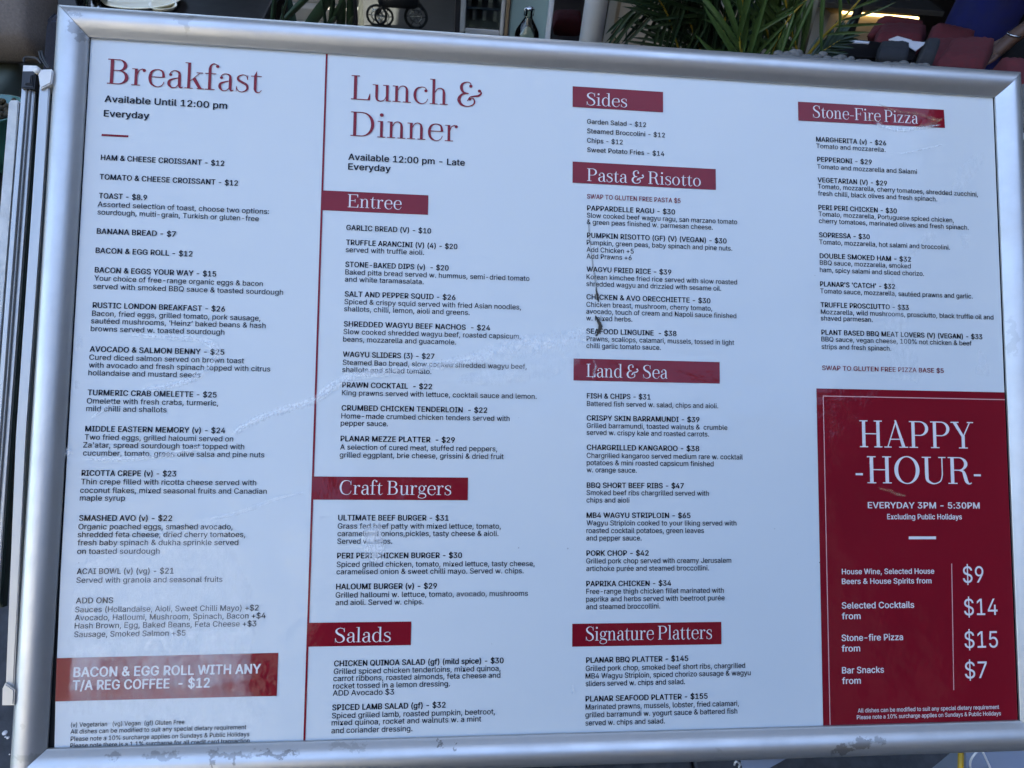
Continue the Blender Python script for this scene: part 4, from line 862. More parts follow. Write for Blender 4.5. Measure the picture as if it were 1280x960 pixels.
def glyph_mesh(c, cache={}):
    """triangles of one sans glyph (units of 1/509 of the capital height)"""
    if c in cache: return cache[c]
    if c == '&':
        g = G().stroke((425, 30, 66), (300, 165, 66), (180, 300, 66), (135, 385, 64), (160, 462, 60), (225, 482, 58), (290, 455, 60), (295, 390, 62), (230, 310, 62), (120, 235, 64), (78, 135, 66), (120, 50, 64), (215, 26, 60), (310, 70, 62), (375, 160, 62), (395, 240, 62), k=4)
        V_, F_ = [], []
        for i, q in enumerate(g.q): F_.append(tuple(range(len(V_), len(V_) + 4))[::-1]); V_ += [(x, y, 0) for x, y in q]
        cache[c] = (470, V_, F_); return cache[c]
    adv, loops = GLYPHS[c]
    L_ = [[tuple(map(float, p.split(','))) for p in l.split()] for l in loops]
    area = lambda p: sum(p[i - 1][0] * p[i][1] - p[i][0] * p[i - 1][1] for i in range(len(p))) / 2
    sg = 1
    if L_:
        big = max(L_, key=lambda p: abs(area(p))); sg = 1 if area(big) > 0 else -1
    outer = [i for i, p in enumerate(L_) if area(p) * sg > 0]; holes = [i for i in range(len(L_)) if i not in outer]
    def inside(pt, poly):
        r = False; j = len(poly) - 1
        for i in range(len(poly)):
            if (poly[i][1] > pt[1]) != (poly[j][1] > pt[1]) and pt[0] < (poly[j][0] - poly[i][0]) * (pt[1] - poly[i][1]) / (poly[j][1] - poly[i][1]) + poly[i][0]: r = not r
            j = i
        return r
    V_, F_ = [], []
    for k, i in enumerate(outer):
        grp = [L_[i]] + [L_[h] for h in holes if inside(L_[h][0], L_[i])]
        flatv = [(x, y, k) for l in grp for x, y in l]
        base = len(V_); V_ += flatv
        for t_ in tessellate_polygon([[Vector((x, y, 0)) for x, y in l] for l in grp]):
            A, B, C_ = [flatv[j] for j in t_]
            s_ = (B[0] - A[0]) * (C_[1] - A[1]) - (B[1] - A[1]) * (C_[0] - A[0])
            F_.append(tuple(base + j for j in (t_ if s_ > 0 else t_[::-1])))
    cache[c] = (adv, V_, F_); return cache[c]
for ln in LINES.strip().split('\n'):
    k, x, y, wd, txt = ln.split('|'); x, y, wd = float(x), float(y), float(wd)
    if k[0] in 'Hh':
        cap = {'H': 31.0, 'h': 16.3, 'HW': 34.5}[k]
        heading(txt, x, y, wd, cap, M['red_ink'] if k == 'H' else M['white_ink'])
        continue
    cap, off, ink = KIND[k]; pen = 0; vs_, fs = [], []
    for c in txt:
        adv, V_, F_ = glyph_mesh(c)
        for q_, (dx, dy) in enumerate(((-off, 0), (off, 0), (0, off * .5), (0, -off * .4))):      # weight: the same outline printed wider
            b0 = len(vs_); vs_ += [(u + pen + dx, v + dy, z + q_ * 2.5) for u, v, z in V_]; fs += [tuple(b0 + j for j in f) for f in F_]
        pen += adv + (off * .5 if k != 'r' else 0)
    x0 = min(v[0] for v in vs_); x1 = max(v[0] for v in vs_); kx = wd / (x1 - x0); ky = cap / 509
    raw('text_line', [((x + (u - x0) * kx) / 1000, (y + v * ky) / 1000, .00015 + z * .00001) for u, v, z in vs_], fs, M[ink], poster)

# -- reflected glare painted over the print, with real scratches, scuffs and cracks
sheet = poster
lay = [0]
def soft_patch(name, pts_px, m, fall=.012, cell=.004):
    P = [bp(*p) for p in pts_px]; lay[0] += 1; z = .0006 + .00008 * lay[0]
    def inside(x, y):
        r = False; j = len(P) - 1
        for i in range(len(P)):
            if (P[i].y > y) != (P[j].y > y) and x < (P[j].x - P[i].x) * (y - P[i].y) / (P[j].y - P[i].y) + P[i].x: r = not r
            j = i
        return r
    def dist(x, y):
        d = 9
        for i in range(len(P)):
            a, b = P[i - 1], P[i]; ab = Vector((b.x - a.x, b.y - a.y)); ap = Vector((x - a.x, y - a.y))
            t = max(0, min(1, ap.dot(ab) / ab.length_squared)); d = min(d, (ap - ab * t).length)
        return d
    x0 = min(p.x for p in P); x1 = max(p.x for p in P); y0 = min(p.y for p in P); y1 = max(p.y for p in P)
    nx = int((x1 - x0) / cell) + 2; ny = int((y1 - y0) / cell) + 2
    vid = {}; vs_, core, fs = [], [], []
    def vert(i, j):
        if (i, j) not in vid:
            x, y = x0 + i * cell, y0 + j * cell
            vid[(i, j)] = len(vs_); vs_.append((x, y, z)); core.append(min(1, dist(x, y) / fall) if inside(x, y) else 0)
        return vid[(i, j)]
    for i in range(nx):
        for j in range(ny):
            if inside(x0 + (i + .5) * cell, y0 + (j + .5) * cell): fs.append((vert(i, j), vert(i + 1, j), vert(i + 1, j + 1), vert(i, j + 1)))
    o = raw(name, vs_, fs, m, sheet)
    a = o.data.attributes.new('core', 'FLOAT', 'POINT')
    for i, c_ in enumerate(core): a.data[i].value = c_
    return o
def streak(name, pts, m):
    """pts: (px, py, half width in pixels)"""
    lay[0] += 1; z = .0006 + .00008 * lay[0]
    P = catmull(pts, 5); vs_, core, fs = [], [], []
    for i, p in enumerate(P):
        a = P[max(i - 1, 0)]; b = P[min(i + 1, len(P) - 1)]; t = Vector((b.x - a.x, b.y - a.y)).normalized()
        for k, c_ in ((-1, 0), (-.5, .6), (0, 1), (.5, .6), (1, 0)):
            q = bp(p.x - t.y * k * p.z, p.y + t.x * k * p.z); vs_.append((q.x, q.y, z))
            core.append(c_ * min(1, i / 2, (len(P) - 1 - i) / 2))
        if i:
            for k in range(4): fs.append(((i - 1) * 5 + k, (i - 1) * 5 + k + 1, i * 5 + k + 1, i * 5 + k))
    o = raw(name, vs_, fs, m, sheet)
    a = o.data.attributes.new('core', 'FLOAT', 'POINT')
    for i, c_ in enumerate(core): a.data[i].value = c_
F = M['glare']; FS = M['glare_scratch']
soft_patch('glare_patch', [(92, 690), (130, 668), (170, 655), (230, 648), (270, 636), (285, 640), (292, 668), (312, 700), (330, 730), (322, 770), (321, 835), (330, 868), (345, 890), (346, 908), (300, 915), (240, 918), (150, 905), (76, 900), (70, 860), (74, 800), (80, 740)], F, .022)
soft_patch('glare_patch', [(160, 790), (300, 780), (321, 780), (320, 852), (250, 866), (170, 855), (80, 868), (85, 815)], F, .006)
soft_patch('glare_patch', [(1190, 205), (1215, 190), (1236, 184), (1234, 200), (1215, 232), (1196, 250), (1182, 262), (1184, 232)], F, .012)
soft_patch('glare_patch', [(1150, 285), (1180, 282), (1176, 305), (1160, 318), (1120, 345), (1140, 400), (1160, 470), (1150, 484), (1105, 482), (1098, 400), (1110, 330)], F, .014)
soft_patch('glare_patch', [(1218, 430), (1236, 440), (1240, 474), (1216, 470)], F, .006)
soft_patch('glare_patch', [(1195, 285), (1215, 295), (1212, 318), (1200, 310)], F, .006)
soft_patch('glare_patch', [(450, 655), (480, 650), (486, 690), (474, 712), (452, 700)], FS, .006)
soft_patch('glare_patch', [(95, 418), (106, 420), (104, 440), (92, 444)], FS, .005)
soft_patch('glare_patch', [(91, 470), (104, 476), (100, 490), (90, 488)], FS, .005)
soft_patch('glare_patch', [(62, 560), (88, 555), (100, 566), (80, 575), (64, 574)], FS, .005)
streak('glare_streak', [(150, 418, 4), (200, 421, 6), (245, 424, 8), (272, 438, 9), (262, 458, 8), (238, 475, 8), (205, 484, 7), (170, 488, 5)], FS)
streak('glare_streak', [(112, 524, 3), (130, 512, 6), (150, 498, 4)], FS)
streak('glare_streak', [(95, 574, 3), (160, 573, 5), (225, 566, 5), (262, 556, 4)], FS)
streak('glare_streak', [(285, 546, 5), (315, 528, 8), (352, 513, 8), (390, 502, 8), (415, 484, 9), (450, 468, 11), (500, 463, 9), (550, 456, 10), (600, 447, 16), (650, 432, 22), (700, 428, 22), (742, 412, 14)], FS)
streak('glare_streak', [(560, 475, 8), (620, 470, 16), (690, 455, 24), (735, 440, 14)], F)
streak('glare_streak', [(255, 650, 2), (300, 640, 5), (350, 622, 4), (385, 615, 2)], F)
streak('scratch', [(1120, 194, 1.2), (1150, 188, 1.4), (1184, 180, 1.2)], FS)
streak('scratch', [(1085, 152, 3), (1120, 163, 5), (1150, 160, 4), (1180, 156, 2)], FS)
streak('scuff', [(1092, 129, 2), (1120, 140, 4), (1146, 143, 5), (1162, 149, 6), (1176, 152, 5)], M['scuff_tan'])
streak('scuff', [(1140, 160, 3), (1155, 157, 5), (1170, 153, 4), (1178, 147, 2)], M['scuff_tan'])
streak('scuff', [(1080, 147, 2), (1092, 152, 3), (1104, 155, 2)], M['scuff_tan'])
streak('scuff', [(1093, 608, 2), (1108, 613, 5), (1122, 618, 5), (1133, 620, 2)], M['scuff_tan'])
streak('crack', [(735, 273, 1.2), (736, 290, 2), (738, 310, .8), (741, 333, 2), (744, 352, 2), (746, 372, 2), (749, 380, 1)], M['crack_pale'])
streak('crack', [(743, 394, 1.2), (747, 401, 2.4), (750, 408, 3.8), (748, 414, 3), (744, 422, 1.5)], M['crack'])
streak('crack', [(744, 358, 1), (746, 368, 2.2), (748, 380, 1.2)], M['crack'])
streak('scratch', [(741, 450, 2), (744, 458, 3), (741, 470, 3), (740, 474, 2)], FS)
streak('scratch', [(714, 854, 2), (716, 862, 4), (714, 868, 2)], FS)
# the board's stand: a tray under the lower rail and two rear legs
bpart(box('stand_bracket', (-.30, -HH - .01, -.06), (.30, -HH + .03, -.021), M['white_metal']))
for sx in (-.45, .45):
    tube('rear_leg', [(sx, .28, 1.08), (sx, .38, .02)], .014, M['profile_alu'], board)
    tube('rear_leg', [(sx, -.06, .82), (sx, -.02, .02)], .014, M['profile_alu'], board)
# torn plate and hook under the lower rail
def under(px, py, h=-.03): q = bp(px, py, h); return q
def prism(name, px, h0, h1, m, parent=None):
    A = [bp(x, y, h1) for x, y in px]; Bv = [Vector((a.x, a.y, h0)) for a in A]; n = len(A)
    bm = bmesh.new(); va = [bm.verts.new(v) for v in A]; vb = [bm.verts.new(v) for v in Bv]
    bm.faces.new(va); bm.faces.new(vb[::-1])
    for i in range(n): bm.faces.new((va[i], vb[i], vb[(i + 1) % n], va[(i + 1) % n]))
    e = [x for x in bm.edges if len(x.link_faces) == 2 and (x.verts[0] in va and x.verts[1] in va)]
    bmesh.ops.bevel(bm, geom=e, offset=.0012, segments=2, affect='EDGES')
    o = obj(name, bm, m); o.rotation_euler = (LEAN, 0, 0)
    if parent is not None:
        o.parent = parent; o.location = BC - parent.location
    else: o.location = BC
    return o
prism('bracket_plate', [(926, 948), (992, 944), (960, 962), (930, 966)], -.030, -.027, M['crate'], board)

# ------------------------------------------------------------ folded frames standing against the board's left side
def frame_thing(name, label, cat, px, h=-.03):
    q = BM @ bp(px[0], px[1], h); return thing(name, label, cat, (q.x, q.y, 0))
t = frame_thing('white_board_edge', 'chipped white board edge at the far left, lowest of the leaning frames', 'board', (5, 300))
prism('board_edge', [(10.5, 128), (13, 125), (21, 124.5), (23.5, 127), (14.5, 239), (-14, 600), (-26, 600), (2, 239)], -.035, -.012, M['foam_white'], t)
t = frame_thing('folded_display_frame', 'ridged aluminium display frame with square black end cap, left of the big menu board', 'display frame', (20, 400))
prism('rail', [(28, 92), (44.5, 92), (33, 250), (11, 545), (-4, 760), (-22, 760), (-6, 545), (16, 250)], .001, .006, M['profile_alu'], t)
prism('ridge', [(33, 108), (34, 108), (22.5, 250), (0, 545), (-16, 760), (-17, 760), (-1, 545), (21.5, 250)], .0062, .0078, M['grey_flange'], t)
prism('ridge', [(37.5, 108), (38.5, 108), (27, 250), (5, 545), (-11, 760), (-12, 760), (4, 545), (26, 250)], .0062, .0078, M['grey_flange'], t)
prism('channel', [(44.8, 88), (48.5, 90), (38.5, 250), (17.5, 545), (2, 760), (-3.5, 760), (11.3, 545), (33.3, 250)], -.016, -.004, M['dark_channel'], t)
prism('end_cap', [(28.5, 81), (45.5, 81.5), (44.5, 93), (27.5, 93)], -.03, .010, M['white_plastic'], t)
prism('black_clip', [(27.6, 88.5), (44.6, 88.5), (42.4, 110.5), (26, 109.5)], -.03, .0125, M['black_plastic'], t)
prism('black_clip', [(31, 92.5), (40, 92.5), (38.5, 105), (30, 104.5)], .0126, .0155, M['black_plastic'], t)
t = frame_thing('slim_display_frame', 'narrow white edged display frame with plastic corner caps, beside the left rail', 'display frame', (40, 480))
prism('rail', [(49, 108), (62, 106), (52.5, 250), (31.7, 545), (17.2, 858), (6.6, 856), (20, 545), (40.3, 250)], .006, .010, M['profile_alu'], t)
prism('channel', [(62.2, 106), (66.5, 108), (57.5, 250), (37, 545), (25.5, 860), (17.4, 860), (31.9, 545), (52.7, 250)], -.016, -.004, M['dark_channel'], t)
prism('back_flange', [(67, 96), (72, 98), (62.5, 250), (42, 545), (28.5, 850), (25.8, 850), (37.2, 545), (57.8, 250)], -.004, .001, M['grey_flange'], t)
prism('corner_cap', [(47.5, 93), (50, 86.5), (64, 86), (66, 90), (64, 104), (50, 111)], -.03, .0145, M['white_plastic'], t)
prism('corner_cap', [(64.5, 90), (71.5, 97), (72, 110), (67.5, 109), (66, 101)], -.02, .006, M['white_plastic'], t)
prism('corner_cap', [(2.5, 861), (6, 854), (18, 862.5), (17, 882), (2, 882)], -.03, .0145, M['profile_alu'], t)
prism('corner_cap', [(18.5, 862), (27, 856), (27, 873), (17.6, 881)], -.03, .004, M['grey_flange'], t)
q = bp(47, 88.5, .012); kn = lathe('knob', [(0, .004), (.003, .004), (.0042, .002), (.0042, -.004), (0, -.004)], M['white_plastic'], t, 14)
kn.rotation_euler = (LEAN, 0, 0); kn.location = (BM @ q) - t.location
for pts in ([(49, 64), (51, 72), (56, 80), (61, 86)], [(52, 63.5), (55, 74), (63, 86)], [(30, 78), (31, 72), (40, 72), (47, 74), (52, 80)]):
    P_ = [(BM @ bp(x, y, .008)) - t.location for x, y in pts]
    tube('strap', catmull(P_, 4), .0014, M['black_plastic'], t, 6)
# right neighbour
t = frame_thing('corner_sign_frame', 'thin white sign frame with olive print, right of the big menu board', 'sign frame', (1290, 500), 0)
prism('olive_panel', [(1273, 176), (1300, 172), (1330, 900), (1306, 900)], -.02, -.012, M['olive'], t)
prism('rail', [(1272.5, 184), (1275.5, 186), (1281, 350), (1300, 900), (1294, 900), (1276.5, 350)], -.02, -.006, M['white_metal'], t)
prism('corner_cap', [(1269, 173), (1282, 165), (1300, 158), (1300, 165), (1276, 176), (1276, 186), (1270.5, 186)], -.02, -.004, M['white_plastic'], t)

# ------------------------------------------------------------ soft furnishing helpers
def cushion(name, corners, thick, m, parent=None, puff=.35, n=14):
    """pillow-like slab spanned by four world corners (a, b, c, d in order)"""
    a, b, c, d = [Vector(v) for v in corners]
    nor = (b - a).cross(d - a).normalized(); vs_, fs = [], []
    for s in (1, -1):
        for i in range(n + 1):
            for j in range(n + 1):
                u, v = i / n, j / n; p = a.lerp(b, u).lerp(d.lerp(c, u), v)
                e = max(0, (1 - abs(2 * u - 1) ** 10) * (1 - abs(2 * v - 1) ** 10))
                vs_.append(p + nor * (s * thick * (.5 * e ** .5 + puff * .25 * (1 - (2 * u - 1) ** 2) * (1 - (2 * v - 1) ** 2)) ) + nor * random.uniform(-1, 1) * thick * .03 * e)
    K = (n + 1) ** 2
    for s in (0, 1):
        for i in range(n):
            for j in range(n):
                q = [s * K + i * (n + 1) + j, s * K + (i + 1) * (n + 1) + j, s * K + (i + 1) * (n + 1) + j + 1, s * K + i * (n + 1) + j + 1]
                fs.append(tuple(q if s == 0 else q[::-1]))
    bm = bmesh.new(); me = bpy.data.meshes.new('t'); me.from_pydata([tuple(v) for v in vs_], [], fs); bm.from_mesh(me); bpy.data.meshes.remove(me)
    bmesh.ops.remove_doubles(bm, verts=bm.verts, dist=.0005)
    if parent is not None:
        for v in bm.verts: v.co -= parent.location
    return obj(name, bm, m, parent, True)

def wslab(name, px, Y, depth, m, parent=None, bev=.004):
    """upright slab: pixel outline at distance Y, given a real depth"""
    P = [at(x, y, Y) for x, y in px]; n = len(P)
    o0 = parent.location if parent is not None else Vector((0, 0, 0))
    bm = bmesh.new(); va = [bm.verts.new(p - o0) for p in P]; vb = [bm.verts.new(p - o0 + Vector((0, depth, 0))) for p in P]
    bm.faces.new(va); bm.faces.new(vb[::-1])
    for i in range(n): bm.faces.new((va[i], vb[i], vb[(i + 1) % n], va[(i + 1) % n]))
    bmesh.ops.recalc_face_normals(bm, faces=bm.faces)
    if bev: bmesh.ops.bevel(bm, geom=bm.edges[:], offset=bev, segments=2, affect='EDGES')
    return obj(name, bm, m, parent)

# ------------------------------------------------------------ bench, pot and table at the left
bq = at(30, 95, 1.42)
t = thing('lounge_bench', 'sage green bench seat at the top left behind the leaning frames', 'bench', (bq.x - .1, 1.5, 0))
zt = at(30, 78, 1.45).z - .0
bm = bmesh.new(); bx(bm, (-.45, -.16, zt - .10), (.078, .22, zt - .012), .012); obj('seat', bm, M['sage'], t, True)
for sx in (-.4, .03):
    for sy in (-.10, .16): box('leg', (sx - .015, sy - .015, 0), (sx + .015, sy + .015, zt - .10), M['black_wood'], t)
c = cushion('cushion', [at(-75, 76, 1.43), at(60, 75, 1.43), at(66, -95, 1.62), at(-22, -95, 1.62)], .10, M['taupe'])
tag(c, 'taupe fabric cushion standing on the sage green bench', 'cushion')
fold = c
t = thing('felt_chair', 'slate blue felt chair back just left of the board corner', 'chair', (at(66, 60, 1.36).x, 1.36, 0))
pts = [(57, 30), (58.5, 25), (62, 22.5), (100, 22), (100, 120), (50, 120)]
wslab('backrest', pts, 1.34, .03, M['navy'], t, .006)
for sx in (-.02, .10): tube('leg', [(sx, .03, .0), (sx, .015, at(66, 115, 1.34).z)], .009, M['black_wood'], t)
pq = at(-6, 150, 1.12)
t = thing('plant_pot', 'small teal glazed plant pot cut by the left edge', 'plant pot', (pq.x, 1.12, pq.z - .07))
lathe('pot', [(0, 0), (.032, 0), (.042, .04), (.046, .085), (.048, .088), (.044, .088), (.041, .078), (0, .074)], M['teal'], t)
bm = bmesh.new()
for i in range(60):
    a = random.uniform(0, 6.28); r = .036 * math.sqrt(random.random())
    g_ = bmesh.ops.create_icosphere(bm, subdivisions=1, radius=random.uniform(.003, .006))
    bmesh.ops.translate(bm, vec=(r * math.cos(a), r * math.sin(a), .082 + random.uniform(0, .01)), verts=g_['verts'])
s = obj('moss', bm, M['soil'], t, True); s['kind'] = 'stuff'
tz = pq.z - .075
t = thing('side_table', 'small dark side table carrying the teal pot', 'table', (pq.x - .05, 1.14, 0))
box('tabletop', (-.12, -.10, tz - .02), (.10, .12, tz), M['black_wood'], t, .003)
for sx in (-.1, .08):
    for sy in (-.08, .1): box('leg', (sx - .01, sy - .01, 0), (sx + .01, sy + .01, tz - .02), M['black_wood'], t)

# dining table far left with crockery
dq = at(150, 14, 2.1)
t = thing('dining_table', 'dark dining table with cream crockery behind the top rail', 'table', (dq.x, 2.35, 0))
bm = bmesh.new(); bx(bm, (-.30, -.30, dq.z - .04), (.34, .30, dq.z - .01), .004); obj('tabletop', bm, M['black_wood'], t)
for sx in (-.26, .30):
    for sy in (-.26, .26): box('leg', (sx - .02, sy - .02, 0), (sx + .02, sy + .02, dq.z - .04), M['black_wood'], t)
def plate(px, py, Y, r, label):
    q = at_z(px, py, dq.z - .008)
    o = lathe('plate', [(0, 0), (r * .6, 0), (r * .95, .012), (r, .016), (r * .96, .017), (r * .6, .005), (0, .004)], M['cream'], None, 32, q)
    return tag(o, label, 'plate')
plate(176, 1, 2.2, .11, 'cream plate on the dark dining table, larger one')
plate(205, 14, 2.2, .035, 'small cream saucer on the dark dining table by the board')
gq = at_z(117, 11, dq.z - .008)
t = thing('tumbler', 'clear glass tumbler at the left end of the dark dining table', 'tumbler', gq)
lathe('glass', [(0, .0), (.036, 0), (.040, .07), (.038, .07), (.034, .006), (0, .006)], M['bottle'], t)
lathe('water', [(0, .007), (.033, .007), (.035, .03), (0, .03)], M['frosted'], t)

# ------------------------------------------------------------ people (only their middles reach into the picture)
def person(label, x, y, rz, dress_m, hem, widths, lhand, rhand, group=None, sc_=1.0, dp=1.0):
    t = thing('person', label, 'person', (x, y, 0), rz, group)
    V, E, RR = [], [], []
    def v(p, r, par=None):
        V.append(Vector(p) * sc_); RR.append(r * sc_)
        if par is not None: E.append((par, len(V) - 1))
        return len(V) - 1
    pel = v((0, 0, .92), .09 * dp); wa = v((0, 0, 1.08), .085 * dp, pel); ch = v((0, .01, 1.27), .10 * dp, wa); nk = v((0, .01, 1.42), .05, ch)
    hd = v((0, -.01, 1.50), .07, nk); v((0, -.01, 1.60), .08, hd)
    for s in (-1, 1):
        hp_ = v((s * .07, 0, .86), .068 * dp, pel); kn_ = v((s * .075, -.01, .48), .048, hp_); an = v((s * .09, .01, .09), .034, kn_); v((s * .10, -.14, .035), .030, an)
        sh = v((s * .165, .01, 1.36), .050, ch)
        el = v((s * .215, .03, 1.08), .036, sh)
        wr = Vector(lhand if s < 0 else rhand); wi = v(wr, .022, el)
        d = (wr - Vector((s * .215, .03, 1.08))).normalized(); side = d.cross(Vector((0, 1, 0))).normalized() * s
        pa = v(wr + d * .06, .026, wi)
        fw = d.cross(side).normalized()
        for k, (off, ln) in enumerate(((-.026, .062), (-.009, .072), (.009, .068), (.025, .052))):
            a_ = v(wr + d * .085 + side * off, .0085, pa); b_2 = v(wr + d * (.085 + ln * .5) + side * off * 1.1 + fw * .006, .008, a_); v(wr + d * (.085 + ln) + side * off * 1.1 + fw * .022, .0065, b_2)
        th = v(wr + d * .035 - side * .032, .011, wi); v(wr + d * .075 - side * .045 + fw * .01, .009, th)
    me = bpy.data.meshes.new('body'); me.from_pydata([tuple(p) for p in V], E, []); o = bpy.data.objects.new('body', me); C.objects.link(o)
    md = o.modifiers.new('s', 'SKIN'); me.skin_vertices[0].data[0].use_root = True
    for i, r in enumerate(RR): me.skin_vertices[0].data[i].radius = (r, r)
    o.modifiers.new('d', 'SUBSURF').levels = 1
    dg = bpy.context.evaluated_depsgraph_get(); m2 = bpy.data.meshes.new_from_object(o.evaluated_get(dg))
    bpy.data.objects.remove(o); m2.name = 'body'
    b = link('body', m2, M['skin'], t, True)
    # dress: rings from shoulder to hem
    prof = [(1.40, .10, .07), (1.36, .18, .10), (1.27, .165, .12), (1.10, .135, .105), (.98, .165, .13), (.86, widths[0], .15), (.70, widths[1], .17), (hem, widths[2], .19)]
    vs_, fs = [], []; n = 36
    for i, (z, rx, ry) in enumerate(prof):
        for k in range(n):
            a = 2 * math.pi * k / n; f_ = 1 + (.05 * math.sin(7 * a + i * .4) + .03 * math.sin(13 * a)) * max(0, (i - 3) / 4)
            vs_.append((rx * f_ * math.cos(a) * sc_, ry * dp * f_ * math.sin(a) * sc_, z * sc_))
    for i in range(len(prof) - 1):
        for k in range(n): fs.append((i * n + k, i * n + (k + 1) % n, (i + 1) * n + (k + 1) % n, (i + 1) * n + k))
    raw('dress', vs_, fs, dress_m, t, True)
    v1, f1 = [], []
    for s in (-1, 1):
        sv, sf = tube_mesh([Vector((s * .15, .01, 1.375)) * sc_, Vector((s * .19, .02, 1.25)) * sc_, Vector((s * .205, .025, 1.16)) * sc_], [.066, .060, .055], 10)
        raw('sleeve', sv, sf, dress_m, t, True)
    hv = bmesh.new(); g_ = bmesh.ops.create_uvsphere(hv, u_segments=16, v_segments=10, radius=.105 * sc_)
    bmesh.ops.scale(hv, vec=(.9, 1, 1.1), verts=hv.verts); bmesh.ops.translate(hv, vec=(0, .02 * sc_, 1.60 * sc_), verts=hv.verts)
    obj('hair', hv, M['hair'], t, True)
    return t
gx = at(300, 10, 3.0).x
person('person in a dark green flared dress standing behind the left planter', gx, 3.05, 2.7, M['green_cloth'], .42, (.135, .165, .20), (-.25, -.10, .80), (.24, -.05, .80))
bxp = at(1236, 10, 3.0).x
person('person in a royal blue dress standing at the dark right side', bxp, 3.0, R(90), M['blue_cloth'], .50, (.16, .15, .13), (-.225, .15, .985), (.20, -.02, .86), None, 1.0, .62)
kx_ = at(1292, 40, 2.9).x
person('person in black with a bracelet at the far right edge', kx_, 2.9, R(90), M['black_cloth'], .45, (.13, .13, .12), (-.225, kx_ - at(1267, 46, 2.68).x, at(1267, 46, 2.68).z), (.22, -.05, .80), None, 1.0, .55)
bq = Vector((at(1267, 42, 2.68).x, 2.675, at(1267, 42, 2.68).z))
v_, f_ = tube_mesh([bq + Vector((.024 * math.cos(a), .024 * math.sin(a), 0)) for a in [k * math.pi / 8 for k in range(16)]], .003, 6, True)
tag(raw('bracelet', v_, f_, M['steel'], None, True), 'thin bright bracelet on the wrist at the far right edge', 'bracelet')

# ------------------------------------------------------------ stone wall piece and planters with palms
t = thing('stone_steps', 'pale stone steps seen through the left palm leaves', 'steps', (at(390, 20, 3.6).x, 3.7, 0))
for k in range(5):
    z0 = at(390, 45, 3.6).z + (k - 2) * .055
    box('step', (-.36, -.12 + k * .07, 0 if k == 0 else z0 - .058), (at(442, 20, 3.6).x - t.location.x, .40, z0), M['stone'], t, .006)

leaf_me = None
def leaf_mesh():
    vs_, fs = [], []; n = 6
    for i in range(n + 1):
        u = i / n; w_ = math.sin(math.pi * min(1, .12 + u * .88)) ** .6 * .5; z = -.25 * u * u
        vs_ += [(u, -w_, z + .12 * w_), (u, 0, z), (u, w_, z + .12 * w_)]
        if i:
            a = (i - 1) * 3; b = i * 3
            fs += [(a, a + 1, b + 1, b), (a + 1, a + 2, b + 2, b + 1)]
    me = bpy.data.meshes.new('leaflet'); me.from_pydata(vs_, [], fs)
    for p in me.polygons: p.use_smooth = True
    return me
LEAF = {}
def frond(parent, pts, mleaf, mstem, n=14, ln=.22, wd=.014, spread=55, start=.2, rad=.004, lean=(0, 0, 0), sides=(-1, 1), jit=.25):
    P = catmull([Vector(p) for p in pts], 8)
    v_, f_ = tube_mesh([p - parent.location for p in P], [rad * (1 - .7 * i / len(P)) for i in range(len(P))], 6)
    fr = raw('frond', v_, f_, mstem, parent, True)
    if mleaf.name not in LEAF:
        me = leaf_mesh(); me.materials.append(mleaf); LEAF[mleaf.name] = me
    for k in range(n):
        u = start + (1 - start) * k / max(1, n - 1); i = min(len(P) - 2, int(u * (len(P) - 1)))
        p = P[i].lerp(P[i + 1], u * (len(P) - 1) - i); tg = (P[i + 1] - P[i]).normalized()
        view = (p - CAMP).normalized(); sd_ = tg.cross(view).normalized()
        for s in sides:
            a = R(spread * (1 - .5 * u) + random.uniform(-8, 8))
            d = (tg * math.cos(a) + sd_ * (s * math.sin(a)) + view * random.uniform(-jit, jit) + Vector(lean)).normalized()
            nrm = (view * -1 + Vector((random.uniform(-.5, .5), 0, random.uniform(-.3, .6)))).normalized()
            yv = nrm.cross(d).normalized(); zv = d.cross(yv).normalized()
            L_ = ln * (1 - .45 * abs(u - .45)) * random.uniform(.85, 1.1)
            mt = Matrix((d * L_, yv * wd * 2, zv * L_)).transposed().to_4x4(); mt.translation = p - parent.location
            lf = bpy.data.objects.new('leaflet', LEAF[mleaf.name]); C.objects.link(lf); lf.parent = fr; lf.matrix_local = mt
    return fr
# right palm
pb = at(995, 78, 1.95)
t = thing('palm', 'bright green potted palm with grey stem behind the middle of the top rail', 'palm', (pb.x, 1.95, 0))
lathe('pot', [(0, 0), (.13, 0), (.17, .30), (.18, .34), (.165, .34), (.15, .31), (0, .30)], M['black_plastic'], t)
tube('trunk', [Vector((0, 0, .3)), (at(990, 82, 1.95) - t.location), (at(1000, 40, 1.95) - t.location), (at(1016, -20, 1.95) - t.location)], [.034, .024, .019, .014], M['trunk'], t, 12)
tube('trunk', [(at(1002, 70, 1.93) - t.location), (at(1013, 30, 1.93) - t.location), (at(1026, -20, 1.93) - t.location)], [.007, .007, .006], M['trunk'], t, 8)
frond(t, [at(1004, 76, 1.9), at(1030, 45, 1.88), at(1062, 14, 1.86), at(1100, -30, 1.84)], M['leaf'], M['petiole'], 7, .12, 0.0035, 50, .35, .0045, sides=(-1,))
frond(t, [at(1000, 74, 1.85), at(985, 20, 1.82), at(975, -70, 1.8)], M['leaf'], M['petiole'], 10, .20, 0.0060, 24, .0, .004)
frond(t, [at(985, 95, 1.88), at(960, 45, 1.85), at(950, -60, 1.82)], M['leaf'], M['petiole'], 10, .24, 0.0065, 26, .0, .004)
frond(t, [at(940, 110, 1.83), at(925, 50, 1.8), at(935, -60, 1.78)], M['leaf'], M['petiole'], 9, .22, 0.0071, 20, .0, .004)
frond(t, [at(1055, -80, 1.8), at(1030, -25, 1.8), at(985, 25, 1.8), at(962, 75, 1.8)], M['leaf'], M['petiole'], 11, .17, 0.0048, 30, .0, .003)
